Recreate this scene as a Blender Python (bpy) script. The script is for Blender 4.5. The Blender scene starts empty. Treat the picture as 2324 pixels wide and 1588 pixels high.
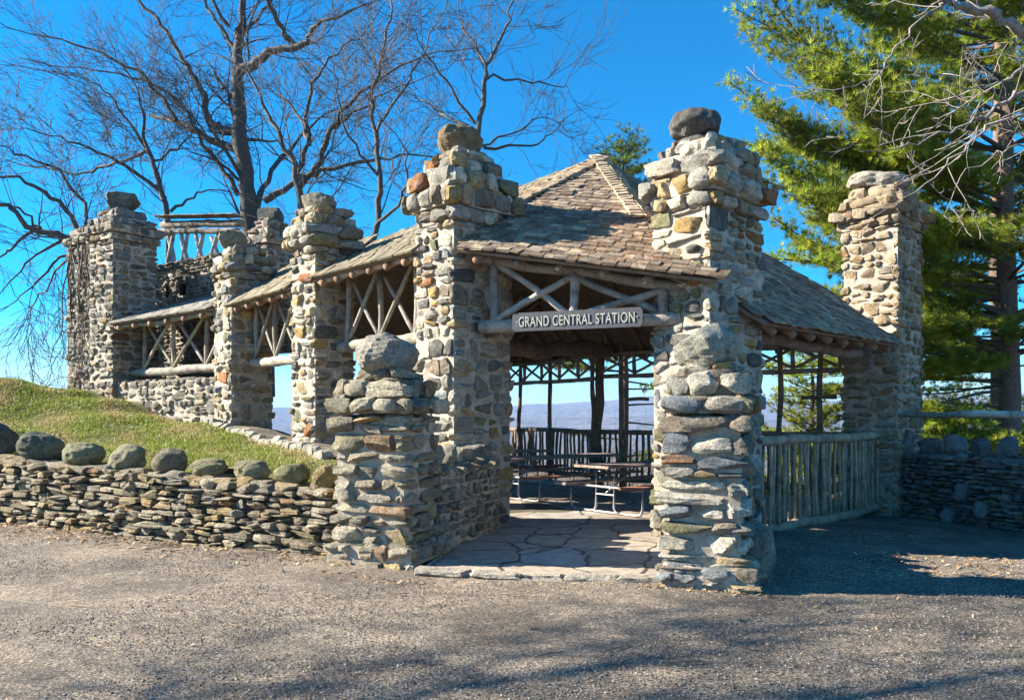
import bpy, math, random
import numpy as np
from mathutils import Vector, Matrix
R = math.radians
rng = np.random.RandomState(7)
random.seed(7)
S = bpy.context.scene
C = S.collection

# ------------------------------------------------------------------ camera, sky, sun, exposure
CAMZ = 1.6
cam = bpy.data.cameras.new('camera'); camo = bpy.data.objects.new('camera', cam); C.objects.link(camo)
camo.location = (0, 0, CAMZ); camo.rotation_euler = (R(90), 0, 0)
cam.sensor_width = 36; cam.lens = 804/1024*36; cam.shift_y = 65.5/1024
cam.clip_start = .1; cam.clip_end = 40000
S.camera = camo
SUN_EL = 29.0; SUN_AZ = -87.0            # azimuth clockwise from +Y
w = bpy.data.worlds.new('World'); S.world = w; w.use_nodes = True
nt = w.node_tree; nt.nodes.clear()
sky = nt.nodes.new('ShaderNodeTexSky'); sky.sky_type = 'NISHITA'; sky.sun_disc = False
sky.sun_elevation = R(SUN_EL); sky.sun_rotation = R(SUN_AZ); sky.ozone_density = 4.5; sky.air_density = 1.0; sky.dust_density = 0.0
sky.altitude = 100
hs = nt.nodes.new('ShaderNodeHueSaturation'); hs.inputs['Saturation'].default_value = 1.5; hs.inputs['Hue'].default_value = .496
bg = nt.nodes.new('ShaderNodeBackground'); bg.inputs['Strength'].default_value = .075
wo = nt.nodes.new('ShaderNodeOutputWorld')
tn = nt.nodes.new('ShaderNodeMix'); tn.data_type = 'RGBA'; tn.blend_type = 'MULTIPLY'; tn.inputs[0].default_value = 1; tn.inputs[7].default_value = (.78, .92, 1.0, 1)
nt.links.new(sky.outputs[0], tn.inputs[6]); nt.links.new(tn.outputs[2], hs.inputs['Color']); nt.links.new(hs.outputs[0], bg.inputs[0]); nt.links.new(bg.outputs[0], wo.inputs[0])
sl = bpy.data.lights.new('sun', 'SUN'); sl.energy = 5.0; sl.angle = R(.5); sl.color = (1, .93, .80)
so = bpy.data.objects.new('sun', sl); C.objects.link(so); so.location = (-20, 5, 20)
sd = Vector((math.sin(R(SUN_AZ))*math.cos(R(SUN_EL)), math.cos(R(SUN_AZ))*math.cos(R(SUN_EL)), math.sin(R(SUN_EL))))
so.rotation_euler = sd.to_track_quat('Z', 'Y').to_euler()
S.view_settings.view_transform = 'Standard'; S.view_settings.look = 'None'
S.view_settings.exposure = 1.72; S.view_settings.gamma = 1
S.render.engine = 'CYCLES'

# ------------------------------------------------------------------ helpers
def at(vx, vy, Y):                       # plan drawing scale: a sight line at distance Y
    return np.array([(vx-1162)/1824.8*Y, Y, CAMZ+(941.9-vy)/1824.8*Y])
A3 = lambda *a: np.array(a, float)
def unit(v): v = np.asarray(v, float); return v/(np.linalg.norm(v)+1e-12)

class Acc:
    def __init__(s): s.V=[]; s.Q=[]; s.T=[]; s.C=[]; s.n=0; s.QM=[]; s.TM=[]
    def add(s, V, Q=None, T=None, col=(.5,.5,.5), m=0):
        V = np.asarray(V, float); s.V.append(V)
        c = np.asarray(col, float)
        if c.ndim == 1: c = np.tile(c, (len(V), 1))
        s.C.append(c)
        if Q is not None and len(Q): Q=np.asarray(Q)+s.n; s.Q.append(Q); s.QM.append(np.full(len(Q), m))
        if T is not None and len(T): T=np.asarray(T)+s.n; s.T.append(T); s.TM.append(np.full(len(T), m))
        s.n += len(V)
def mk(name, acc, mats, parent=None, origin=None, smooth=True):
    base = A3(0,0,0)
    if parent is not None: base = np.array(parent['_b'])
    elif origin is not None: base = A3(*origin)
    V = np.concatenate(acc.V) - base
    q = np.concatenate(acc.Q) if acc.Q else np.zeros((0,4), int)
    t = np.concatenate(acc.T) if acc.T else np.zeros((0,3), int)
    me = bpy.data.meshes.new(name)
    me.vertices.add(len(V)); me.vertices.foreach_set('co', V.astype(np.float32).ravel())
    loops = np.concatenate([q.ravel(), t.ravel()]).astype(np.int32)
    tot = np.concatenate([np.full(len(q),4), np.full(len(t),3)]).astype(np.int32)
    st = np.concatenate([[0], np.cumsum(tot)[:-1]]).astype(np.int32)
    me.loops.add(len(loops)); me.loops.foreach_set('vertex_index', loops)
    me.polygons.add(len(tot)); me.polygons.foreach_set('loop_start', st); me.polygons.foreach_set('loop_total', tot)
    if not isinstance(mats, (list, tuple)): mats = [mats]
    for m in mats: me.materials.append(m)
    mi = np.concatenate((acc.QM or [np.zeros(0)]) + (acc.TM or [])).astype(np.int32)
    if len(mi): me.polygons.foreach_set('material_index', mi)
    me.polygons.foreach_set('use_smooth', np.full(len(tot), bool(smooth)))
    me.update(calc_edges=True)
    if smooth and mats[0].name in ('stone','dry_stone'): me.set_sharp_from_angle(angle=R(24))
    ca = me.color_attributes.new('col', 'FLOAT_COLOR', 'POINT')
    cc = np.concatenate(acc.C); cc = np.hstack([cc, np.ones((len(cc),1))])
    ca.data.foreach_set('color', cc.astype(np.float32).ravel())
    o = bpy.data.objects.new(name, me); C.objects.link(o)
    if parent is not None: o.parent = parent; o['_b'] = [float(v) for v in base]
    else: o.location = base; o['_b'] = [float(v) for v in base]
    return o
def thing(name, label, cat, loc=(0,0,0), group=None):
    o = bpy.data.objects.new(name, None); C.objects.link(o); o.location = loc; o['_b'] = [float(v) for v in loc]
    o.empty_display_size = .2
    o['label'] = label; o['category'] = cat
    if group: o['group'] = group
    return o
def tag(o, label=None, cat=None, group=None, kind=None):
    if label: o['label'] = label
    if cat: o['category'] = cat
    if group: o['group'] = group
    if kind: o['kind'] = kind
    return o

# ------------------------------------------------------------------ materials
def newmat(name):
    m = bpy.data.materials.new(name); m.use_nodes = True
    nt = m.node_tree; b = nt.nodes['Principled BSDF']; return m, nt, b
def N(nt, t, **k):
    n = nt.nodes.new(t)
    for a, v in k.items(): setattr(n, a, v)
    return n
def noise(nt, co, scale, detail=4, rough=.6, dist=0):
    n = N(nt, 'ShaderNodeTexNoise'); n.inputs['Scale'].default_value = scale; n.inputs['Detail'].default_value = detail
    n.inputs['Roughness'].default_value = rough; n.inputs['Distortion'].default_value = dist
    nt.links.new(co, n.inputs['Vector']); return n.outputs['Fac']
def ramp(nt, fac, stops):
    r = N(nt, 'ShaderNodeValToRGB'); el = r.color_ramp.elements
    while len(el) < len(stops): el.new(.5)
    for e, (p, c) in zip(el, stops): e.position = p; e.color = (c, c, c, 1) if not hasattr(c, '__len__') else (*c, 1)
    nt.links.new(fac, r.inputs[0]); return r.outputs[0]
def mixc(nt, mode, fac, a, b):
    m = N(nt, 'ShaderNodeMix', data_type='RGBA', blend_type=mode)
    for s, v in ((0, fac), (6, a), (7, b)):
        if isinstance(v, (int, float)): m.inputs[s].default_value = v
        elif isinstance(v, tuple): m.inputs[s].default_value = (*v, 1)
        else: nt.links.new(v, m.inputs[s])
    return m.outputs[2]
def bump(nt, b, h, strength, dist, prev=None):
    n = N(nt, 'ShaderNodeBump'); n.inputs['Strength'].default_value = strength; n.inputs['Distance'].default_value = dist
    nt.links.new(h, n.inputs['Height'])
    if prev: nt.links.new(prev, n.inputs['Normal'])
    nt.links.new(n.outputs[0], b.inputs['Normal']); return n.outputs[0]
def coords(nt): return N(nt, 'ShaderNodeTexCoord').outputs['Object']
def attr(nt): return N(nt, 'ShaderNodeAttribute', attribute_name='col').outputs['Color']

def mat_stone(name='stone', lichen=(.38,.37,.32), amount=.5):
    m, nt, b = newmat(name); co = coords(nt); a = attr(nt)
    n1 = noise(nt, co, 9, 6, .7); n2 = noise(nt, co, 38, 5, .75); n3 = noise(nt, co, 3.2, 3, .6, 1)
    c = mixc(nt, 'MULTIPLY', 1.0, a, ramp(nt, n1, [(.28, .5), (.5, 1.0), (.75, 1.5)]))
    c = mixc(nt, 'MULTIPLY', 1.0, c, ramp(nt, n2, [(.3, .55), (.5, 1.05), (.72, 1.45)]))
    c = mixc(nt, 'MIX', ramp(nt, n3, [(.52, 0.), (.72, amount)]), c, lichen)
    n4 = noise(nt, co, 17, 4, .6, 1.2); mm = N(nt, 'ShaderNodeMath', operation='SUBTRACT'); nt.links.new(n4, mm.inputs[0]); mm.inputs[1].default_value = .5
    ab = N(nt, 'ShaderNodeMath', operation='ABSOLUTE'); nt.links.new(mm.outputs[0], ab.inputs[0]); crk = ramp(nt, ab.outputs[0], [(0., 0.), (.022, 1.)])
    c = mixc(nt, 'MULTIPLY', .55, c, crk)
    n5 = noise(nt, co, 110, 3, .7); c = mixc(nt, 'MULTIPLY', 1., c, ramp(nt, n5, [(.35, .7), (.65, 1.3)]))
    hs_ = N(nt, 'ShaderNodeHueSaturation'); hs_.inputs['Saturation'].default_value = 1.15; nt.links.new(c, hs_.inputs['Color'])
    nt.links.new(hs_.outputs[0], b.inputs['Base Color']); b.inputs['Roughness'].default_value = .9
    p = bump(nt, b, n1, .7, .06); p = bump(nt, b, crk, .5, .015, p); p = bump(nt, b, n2, 1., .028, p)
    return m
def mat_mortar(name, base, dark):
    m, nt, b = newmat(name); co = coords(nt)
    n1 = noise(nt, co, 6, 5, .7); n2 = noise(nt, co, 60, 4, .7)
    c = mixc(nt, 'MIX', ramp(nt, n1, [(.35, 0.), (.65, 1.)]), dark, base)
    c = mixc(nt, 'MULTIPLY', 1.0, c, ramp(nt, n2, [(.3, .7), (.7, 1.2)]))
    nt.links.new(c, b.inputs['Base Color']); b.inputs['Roughness'].default_value = .95
    p = bump(nt, b, n1, .5, .04); bump(nt, b, n2, .6, .012, p); return m
def mat_wood(name='weathered_wood', streak=(1,1,.15), sc=30):
    m, nt, b = newmat(name); co = coords(nt); a = attr(nt)
    n1 = noise(nt, co, 5, 5, .7); n2 = noise(nt, co, 45, 5, .75, .5)
    c = mixc(nt, 'MULTIPLY', 1.0, a, ramp(nt, n1, [(.3, .42), (.5, 1.), (.7, 1.4)]))
    c = mixc(nt, 'MULTIPLY', 1.0, c, ramp(nt, n2, [(.32, .55), (.5, 1.), (.7, 1.3)]))
    nt.links.new(c, b.inputs['Base Color']); b.inputs['Roughness'].default_value = .85
    p = bump(nt, b, n2, .7, .012); bump(nt, b, n1, .4, .03, p); return m
def mat_plain(name, rough=.8, var=.3, sc=20, metal=0., bs=.3):
    m, nt, b = newmat(name); co = coords(nt); a = attr(nt)
    n = noise(nt, co, sc, 4, .65)
    c = mixc(nt, 'MULTIPLY', 1.0, a, ramp(nt, n, [(.3, 1-var), (.7, 1+var)]))
    nt.links.new(c, b.inputs['Base Color']); b.inputs['Roughness'].default_value = rough; b.inputs['Metallic'].default_value = metal
    if bs: bump(nt, b, n, bs, .01)
    return m
def mat_leaf(name, trans=.3):
    m, nt, b = newmat(name); a = attr(nt)
    nt.links.new(a, b.inputs['Base Color']); b.inputs['Roughness'].default_value = .6
    t = N(nt, 'ShaderNodeBsdfTranslucent'); nt.links.new(a, t.inputs[0])
    mx = N(nt, 'ShaderNodeMixShader'); mx.inputs[0].default_value = trans
    nt.links.new(b.outputs[0], mx.inputs[1]); nt.links.new(t.outputs[0], mx.inputs[2])
    nt.links.new(mx.outputs[0], nt.nodes['Material Output'].inputs[0]); return m
def mat_gravel(name='gravel'):
    m, nt, b = newmat(name); co = coords(nt)
    v = N(nt, 'ShaderNodeTexVoronoi'); v.inputs['Scale'].default_value = 88; nt.links.new(co, v.inputs['Vector'])
    v2 = N(nt, 'ShaderNodeTexVoronoi'); v2.inputs['Scale'].default_value = 38; nt.links.new(co, v2.inputs['Vector'])
    sep = N(nt, 'ShaderNodeSeparateColor'); nt.links.new(v.outputs['Color'], sep.inputs[0])
    c = ramp(nt, sep.outputs[0], [(0., (.06,.048,.038)), (.35, (.155,.122,.09)), (.75, (.27,.215,.155)), (1., (.46,.38,.29))])
    n1 = noise(nt, co, .9, 5, .65, .5); n2 = noise(nt, co, 7, 5, .7)
    c = mixc(nt, 'MULTIPLY', 1., c, ramp(nt, n1, [(.34, (.55,.52,.50)), (.5, (.95,.92,.88)), (.66, (1.4,1.34,1.25))]))
    c = mixc(nt, 'MULTIPLY', 1., c, ramp(nt, n2, [(.3, .65), (.7, 1.3)]))
    c = mixc(nt, 'MULTIPLY', 1., c, ramp(nt, v.outputs['Distance'], [(.0, 1.25), (.6, .85), (.9, .35)]))
    nt.links.new(c, b.inputs['Base Color']); b.inputs['Roughness'].default_value = .95
    p = bump(nt, b, v.outputs['Distance'], -1.0, .02); p = bump(nt, b, v2.outputs['Distance'], -.8, .02, p); bump(nt, b, n2, .5, .04, p)
    return m
def mat_soil(name, c1, c2, c3, s1=1.2, s2=14):
    m, nt, b = newmat(name); co = coords(nt)
    n1 = noise(nt, co, s1, 6, .7); n2 = noise(nt, co, s2, 6, .75)
    c = mixc(nt, 'MIX', ramp(nt, n1, [(.35, 0.), (.65, 1.)]), c1, c2)
    c = mixc(nt, 'MIX', ramp(nt, n2, [(.45, 0.), (.65, .8)]), c, c3)
    nt.links.new(c, b.inputs['Base Color']); b.inputs['Roughness'].default_value = 1
    bump(nt, b, n2, .7, .05); return m
def mat_flag(name='flagstone'):
    m, nt, b = newmat(name); co = coords(nt)
    wn = N(nt, 'ShaderNodeTexNoise'); wn.inputs['Scale'].default_value = 2.5; nt.links.new(co, wn.inputs['Vector'])
    mp = mixc(nt, 'LINEAR_LIGHT', .12, co, wn.outputs['Color'])
    v = N(nt, 'ShaderNodeTexVoronoi', feature='DISTANCE_TO_EDGE'); v.inputs['Scale'].default_value = 1.25; nt.links.new(mp, v.inputs['Vector'])
    v2 = N(nt, 'ShaderNodeTexVoronoi'); v2.inputs['Scale'].default_value = 1.25; nt.links.new(mp, v2.inputs['Vector'])
    sep = N(nt, 'ShaderNodeSeparateColor'); nt.links.new(v2.outputs['Color'], sep.inputs[0])
    c = ramp(nt, sep.outputs[0], [(0., (.32,.26,.21)), (.5, (.44,.35,.26)), (1., (.38,.35,.31))])
    n1 = noise(nt, co, 5, 6, .7); n2 = noise(nt, co, 45, 4, .7)
    c = mixc(nt, 'MULTIPLY', 1., c, ramp(nt, n1, [(.3, .65), (.7, 1.3)]))
    c = mixc(nt, 'MULTIPLY', 1., c, ramp(nt, n2, [(.3, .75), (.7, 1.2)]))
    g = ramp(nt, v.outputs['Distance'], [(.0, 0.), (.035, 1.)])
    c = mixc(nt, 'MIX', g, (.05,.045,.04), c)
    nt.links.new(c, b.inputs['Base Color']); b.inputs['Roughness'].default_value = .8
    p = bump(nt, b, g, .8, .02); p = bump(nt, b, n1, .4, .03, p); bump(nt, b, n2, .4, .01, p); return m
def mat_far(name='far_woods'):
    m, nt, b = newmat(name); co = coords(nt)
    n1 = noise(nt, co, .0035, 8, .65); n2 = noise(nt, co, .016, 7, .75); n3 = noise(nt, co, .0011, 3, .5)
    c = mixc(nt, 'MIX', ramp(nt, n1, [(.4, 0.), (.62, 1.)]), (.20,.15,.12), (.14,.115,.10))
    c = mixc(nt, 'MIX', ramp(nt, n2, [(.50, 0.), (.56, 1.)]), c, (.012,.03,.012))
    c = mixc(nt, 'MIX', ramp(nt, n3, [(.6, 0.), (.7, .6)]), c, (.28,.24,.17))
    nt.links.new(c, b.inputs['Base Color']); b.inputs['Roughness'].default_value = 1
    bump(nt, b, n2, 1., 25); return m

M_STONE = mat_stone(); M_STONE2 = mat_stone('dry_stone', (.27,.25,.16), .5)
M_MORTAR = mat_mortar('mortar', (.54,.47,.38), (.30,.24,.18)); M_GAP = mat_mortar('wall_core', (.07,.055,.04), (.035,.03,.025))
M_WOOD = mat_wood(); M_BARK = mat_plain('bark', .95, .45, 14, 0, .8); M_SHING = mat_wood('shingle'); M_DECK = mat_plain('roof_boards', .9, .3, 6)
M_NEEDLE = mat_leaf('needles', .5); M_GRASSB = mat_leaf('grass_blades', .3); M_GRAVEL = mat_gravel(); M_FLAG = mat_flag()
M_HILL = mat_soil('turf', (.12,.14,.03), (.22,.19,.07), (.13,.15,.035)); M_BACK = mat_soil('woodland_floor', (.12,.09,.06), (.17,.13,.09), (.08,.09,.04))
M_FAR = mat_far(); M_LITTER = mat_plain('litter', .8, .25, 30, 0, .2); M_METAL = mat_plain('galvanised_tube', .45, .15, 30, .7, .05); M_TABLE = mat_wood('table_boards')
M_PEB = mat_plain('pebbles', .85, .3, 60, 0, .3)

# ------------------------------------------------------------------ stones
def cubesphere(n):
    idx = {}; V = []; Q = []
    def vid(p):
        k = tuple(np.round(p, 5))
        if k not in idx: idx[k] = len(V); V.append(p)
        return idx[k]
    for ax in range(3):
        for s in (-1, 1):
            for i in range(n):
                for j in range(n):
                    f = []
                    for di, dj in ((0,0),(1,0),(1,1),(0,1)):
                        u = math.tan((-1+2*(i+di)/n)*math.pi/4); v = math.tan((-1+2*(j+dj)/n)*math.pi/4)
                        p = [0,0,0]; p[ax] = s; p[(ax+1)%3] = u; p[(ax+2)%3] = v; f.append(vid(tuple(p)))
                    Q.append(f if s > 0 else f[::-1])
    P = np.array(V); return P, P/np.linalg.norm(P, axis=1)[:,None], np.array(Q)
CS = {n: cubesphere(n) for n in (4, 6, 8, 16)}
def stone_pts(n, rnd, facets=3, rough=1.0, strata=0.):
    P, Sp, Q = CS[n]
    q = P*(1-rnd) + Sp*rnd*1.12
    for f, a in ((1.7,.10),(3.3,.05),(6.5,.022*rough)):
        k = rng.normal(0, f, (3,3)); ph = rng.uniform(0, 6.28, 3)
        q = q + a*np.sin(q@k.T + ph)
    for _ in range(facets):
        nn = unit(rng.normal(0,1,3)); d = rng.uniform(.68,.92) if rnd < .76 else rng.uniform(.88,1.08)
        e = np.maximum(q@nn - d, 0); q = q - e[:,None]*nn
    if rough and n >= 8:
        k = rng.normal(0, 11, (4,3)); ph = rng.uniform(0,6.28,4)
        q = q*(1 + .012*rough*np.sin(q@k.T+ph).sum(1))[:,None]
    if strata:
        q[:, :2] *= (1+strata*np.sin(q[:,2]*rng.uniform(5,9)+rng.uniform(0,6)))[:,None]
    return q, Q
PAL = [((.31,.295,.27),5),((.13,.125,.12),1.6),((.38,.30,.20),3),((.40,.29,.15),.9),((.30,.15,.08),.5),((.22,.24,.26),1.0),((.50,.46,.40),4),((.20,.19,.12),1.2),((.26,.22,.18),2.2)]
PW = np.array([p[1] for p in PAL]); PW = PW/PW.sum()
def stone_col(tint=None, dark=1.0):
    c = np.array(PAL[rng.choice(len(PAL), p=PW)][0])*rng.uniform(.85,1.35)
    c = c*A3(1.04,1.,.91)
    if tint is not None: c = c*.45 + np.array(tint)*.55*rng.uniform(.7,1.25)
    return c*dark
def put_stone(acc, c, ex, ey, ez, size, n=8, rnd=None, tilt=.06, tint=None, dark=1., strata=0., facets=3, col=None):
    rnd = rng.uniform(.35,.75) if rnd is None else rnd
    q, Q = stone_pts(n, rnd, facets, 1., strata)
    q = q*(np.array(size)/2)
    a = rng.normal(0, tilt); ca, sa = math.cos(a), math.sin(a)
    x = q[:,0]*ca - q[:,2]*sa; z = q[:,0]*sa + q[:,2]*ca
    V = np.asarray(c) + x[:,None]*ex + q[:,1][:,None]*ey + z[:,None]*ez
    acc.add(V, Q, col=col if col is not None else stone_col(tint, dark), m=0)
def split_cells(u0, u1, v0, v1, wm, hm, out):
    w, h = u1-u0, v1-v0
    big = rng.uniform(.75,1.55)
    if w <= wm*big and h <= hm*big*1.05: out.append((u0,u1,v0,v1)); return
    if w/wm > h/hm:
        k = u0 + w*rng.uniform(.35,.65); split_cells(u0,k,v0,v1,wm,hm,out); split_cells(k,u1,v0,v1,wm,hm,out)
    else:
        k = v0 + h*rng.uniform(.33,.67); split_cells(u0,u1,v0,k,wm,hm,out); split_cells(u0,u1,k,v1,wm,hm,out)
def masonry(acc, cx, cy, ang, hw, hd, z0, z1, wm=.38, hm=.235, gap=.030, n=8, proj=(.025,.075), tint=None, dark=1., flat=False, holes=(), top=True, zslope=0., sides=(0,1,2,3), rnd=None, ins=None):
    """A rectangular mass of laid stone: a bedding core and every stone on its four sides. ang turns local x; side 0 faces local -y."""
    ca, sa = math.cos(ang), math.sin(ang)
    X = A3(ca, sa, 0); Yv = A3(-sa, ca, 0); Z = A3(0,0,1); cen = A3(cx, cy, 0)
    D = [X, Yv, -X, -Yv]; Nn = [-Yv, X, Yv, -X]; Ls = [2*hw, 2*hd, 2*hw, 2*hd]
    st = [cen - X*hw - Yv*hd, cen + X*hw - Yv*hd, cen + X*hw + Yv*hd, cen - X*hw + Yv*hd]
    cum = np.concatenate([[0], np.cumsum(Ls)]); per = cum[4]
    zz = lambda u_pt: zslope*float((u_pt-cen)@X)
    # core
    ins = (.045 if flat else -.002) if ins is None else ins
    for k in range(4):
        nu = max(2, int(Ls[k]/.15)); nv = max(2, int((z1-z0)/.15))
        U, Vv = np.meshgrid(np.linspace(0,1,nu+1), np.linspace(0,1,nv+1), indexing='ij')
        p = st[k] - Nn[k]*ins + D[k]*ins
        P = p + (U.ravel()[:,None])*D[k]*(Ls[k]-2*ins) + ((z0+Vv.ravel()*(z1-.03-z0))[:,None])*Z
        P[:,2] += zslope*((P-cen)@X)
        edge = (U.ravel()>.001)&(U.ravel()<.999)
        P += (np.sin(P@A3(7,9,11)+k)+np.sin(P@A3(-15,13,19)))[:,None]*Nn[k]*.009*edge[:,None]
        ii, jj = np.meshgrid(np.arange(nu), np.arange(nv), indexing='ij'); ii=ii.ravel(); jj=jj.ravel()
        keep = np.ones(len(ii), bool)
        for (a,b,c,d) in holes:
            uu = cum[k]+(ii+.5)/nu*Ls[k]; vz = z0+(jj+.5)/nv*(z1-z0); keep &= ~((uu>a)&(uu<b)&(vz>c)&(vz<d))
        f = np.stack([ii*(nv+1)+jj, (ii+1)*(nv+1)+jj, (ii+1)*(nv+1)+jj+1, ii*(nv+1)+jj+1], 1)[keep]
        acc.add(P, f, col=(.5,.5,.5), m=1)
    tp = [s - Nn[k]*ins + D[k]*ins for k, s in enumerate(st)]
    tp = np.array([p + Z*(z1-.03+zz(p)) for p in tp]); acc.add(tp, [[0,1,2,3]], m=1)
    bt = tp.copy(); bt[:,2] -= z1-.03-z0; acc.add(bt, [[3,2,1,0]], m=1)
    # courses
    z = z0
    while z < z1-.02:
        ch = rng.uniform(1.0, 2.3)*hm
        if flat: ch = rng.uniform(.7,1.6)*hm
        if z+ch > z1-.5*hm: ch = z1-z
        u = rng.uniform(-.3, 0)*wm; cells = []
        first = u
        while u < per+first-.01:
            cw = rng.uniform(1.2, 2.8)*wm
            if u+cw > per+first-.6*wm: cw = per+first-u
            split_cells(u, u+cw, z, z+ch, wm, hm, cells); u += cw
        for (a,b,c,d) in cells:
            ww, hh = b-a, d-c
            if ww < .03 or hh < .02: continue
            am = (a+b)/2 % per; k = int(np.searchsorted(cum, am, 'right')-1); k = min(k,3)
            if any((am>h[0]-.03 and am<h[1]+.03 and (c+d)/2>h[2] and (c+d)/2<h[3]) for h in holes): continue
            aa = am-ww/2; bb = am+ww/2; pr = rng.uniform(*proj); zc = (c+d)/2
            g = gap*rng.uniform(.3,1.3)
            lo, hi = cum[k], cum[k+1]
            ro = rng.uniform(*rnd) if rnd is not None else (rng.uniform(.15,.45) if flat else rng.uniform(.25,.75))
            strata = .035 if flat else (0.03 if rng.rand()<.3 else 0)
            if bb > hi + .02 or aa < lo - .02:
                if bb > hi: kk, uc = k, hi
                else: kk, uc = (k-1)%4, lo
                k2 = (kk+1)%4
                e1 = max(uc-aa, .10); e2 = max(bb-uc, .10)
                if kk not in sides and k2 not in sides: continue
                cor = st[k2]; sx, sy = e1+pr, e2+pr
                cc = cor - D[kk]*(e1-pr)/2 + D[k2]*(e2-pr)/2
                cc = cc + Z*(zc+zz(cc))
                put_stone(acc, cc, D[kk], D[k2], Z, (sx-g, sy-g, hh-g), n, ro*.8, .03, tint, dark, strata)
            else:
                if k not in sides: continue
                dep = min(.26, max(.14, ww*.7))
                cc = st[k] + D[k]*(am-lo) + Nn[k]*(pr-dep/2)
                cc = cc + Z*(zc+zz(cc))
                put_stone(acc, cc, D[k], Nn[k], Z, (ww-g, dep, hh-g), n, ro, .06, tint, dark, strata, facets=rng.randint(2,6))
        z += ch
    if top:
        cells = []; split_cells(-hw, hw, -hd, hd, wm*1.3, wm*1.1, cells)
        for (a,b,c,d) in cells:
            cc = cen + X*(a+b)/2 + Yv*(c+d)/2; cc = cc + Z*(z1-.05+zz(cc))
            put_stone(acc, cc, X, Yv, Z, (b-a-.02, d-c-.02, rng.uniform(.10,.2)), n, None, .04, tint, dark)
def boulder(acc, c, size, ang=0, col=(.2,.18,.15), rnd=.8, facets=2, n=16):
    put_stone(acc, np.asarray(c, float), A3(math.cos(ang),math.sin(ang),0), A3(-math.sin(ang),math.cos(ang),0), A3(0,0,1), size, n, rnd, .08, facets=facets, col=np.array(col))

# ------------------------------------------------------------------ tubes and logs
def tube(acc, pts, rad, sides=8, col=(.3,.25,.2), cap=False, lump=0.):
    pts = np.asarray(pts, float); n = len(pts); rad = np.broadcast_to(np.asarray(rad, float), (n,))
    tg = np.gradient(pts, axis=0); tg /= np.linalg.norm(tg, axis=1)[:,None]+1e-9
    ref = A3(0,0,1) if abs(tg[:,2]).mean() < .8 else A3(1,0,0)
    a = np.cross(tg, ref); a /= np.linalg.norm(a, axis=1)[:,None]+1e-9; b = np.cross(tg, a)
    th = np.arange(sides)*2*math.pi/sides
    rr = rad[:,None]*np.ones(sides)
    if lump: rr = rr*(1+lump*rng.normal(0,1,(n,sides)))
    V = pts[:,None,:] + rr[:,:,None]*(np.cos(th)[None,:,None]*a[:,None,:] + np.sin(th)[None,:,None]*b[:,None,:])
    i, j = np.meshgrid(np.arange(n-1), np.arange(sides), indexing='ij'); i=i.ravel(); j=j.ravel(); j2=(j+1)%sides
    Q = np.stack([i*sides+j, (i+1)*sides+j, (i+1)*sides+j2, i*sides+j2], 1)
    V = V.reshape(-1,3); T = None
    if cap:
        V = np.vstack([V, pts[0], pts[-1]]); c0, c1 = n*sides, n*sides+1
        T = [[c0, (k), (k+1)%sides] for k in range(sides)] + [[c1, (n-1)*sides+(k+1)%sides, (n-1)*sides+k] for k in range(sides)]
    acc.add(V, Q, T, col)
WOODC = A3(.34,.295,.24)
def log(acc, p0, p1, r, r1=None, sides=10, wob=.4, col=None):
    p0 = A3(*p0); p1 = A3(*p1); r1 = r if r1 is None else r1
    L = np.linalg.norm(p1-p0); n = max(4, int(L/.22))
    t = np.linspace(0,1,n+1); P = p0+(p1-p0)*t[:,None]
    d = unit(p1-p0); s1 = unit(np.cross(d, A3(.3,.4,.86))); s2 = np.cross(d, s1)
    env = np.sin(math.pi*t)**.5
    for s in (s1, s2):
        ph = rng.uniform(0,6.28,2); P = P + (env*(wob*r*np.sin(t*L*rng.uniform(1,2)+ph[0])+wob*.5*r*np.sin(t*L*4.5+ph[1])))[:,None]*s
    rr = (r+(r1-r)*t)*(1+.06*np.sin(t*L*7+rng.uniform(0,6))+.05*np.sin(t*L*17+rng.uniform(0,6)))
    c = WOODC*rng.uniform(.75,1.2)*A3(1, rng.uniform(.94,1.04), rng.uniform(.85,1.08)) if col is None else np.array(col)
    tube(acc, P, rr, sides, c, True, .03)
def logo(name, parent, *a, mat=None, **k):
    ac = Acc(); log(ac, *a, **k); return mk(name, ac, mat or M_WOOD, parent)

# ------------------------------------------------------------------ lie of the land
CT = np.array([(-7.8,12.4,.85),(-5,11,.78),(-2.3,9.9,.70),(-1.5,10.7,.80),(-3.84,14.07,1.08),(-5.5,15.7,1.36),(-6,16.3,1.42),(-9,17.8,1.93),(-8,16.2,1.62),
 (-11.5,18,2.42),(-8.9,14,1.35),(-6.5,13.2,1.08),(-4.5,12.2,1.0),(-10.3,18.5,2.2),(-13,16,2.0),(-20,18.2,2.1),(-15,22,2.6),(-25,26,2.9),(-22,35,2.0),(-40,28,3),
 (-3.95,15.6-.4,1.40-.15),(-4.7,14.3,1.26),(-3.7,13,1.14),(-3.0,12,1.07),(-2.5,11,1.01),(-1.9,12.2,.95),(-12,24,1.7),
 (-4,20,.2),(-7,24,.3),(-6,18.6,1.1),(-3,17,.3),(-1,14,-.12),(0,12,-.12),(2,12,-.12),(5,14,-.3),(2,15,-.12),(0,18,-.5),(2,20,-1.6),(5,22,-2.6),(0,26,-3.5),(7.4,15.5,-.3),
 (9,18,-1.2),(12,14,-.3),(10,12,-.2),(9,9,-.2),(20,12,-.5),(14,22,-3),(10,25,-4),(0,40,-10),(-20,45,-4),(20,40,-12),(40,30,-8),(40,10,-1),(-40,60,-8),(0,70,-26),(40,70,-28)])
CT[20] = (-5.86,15.75,1.43)
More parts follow.
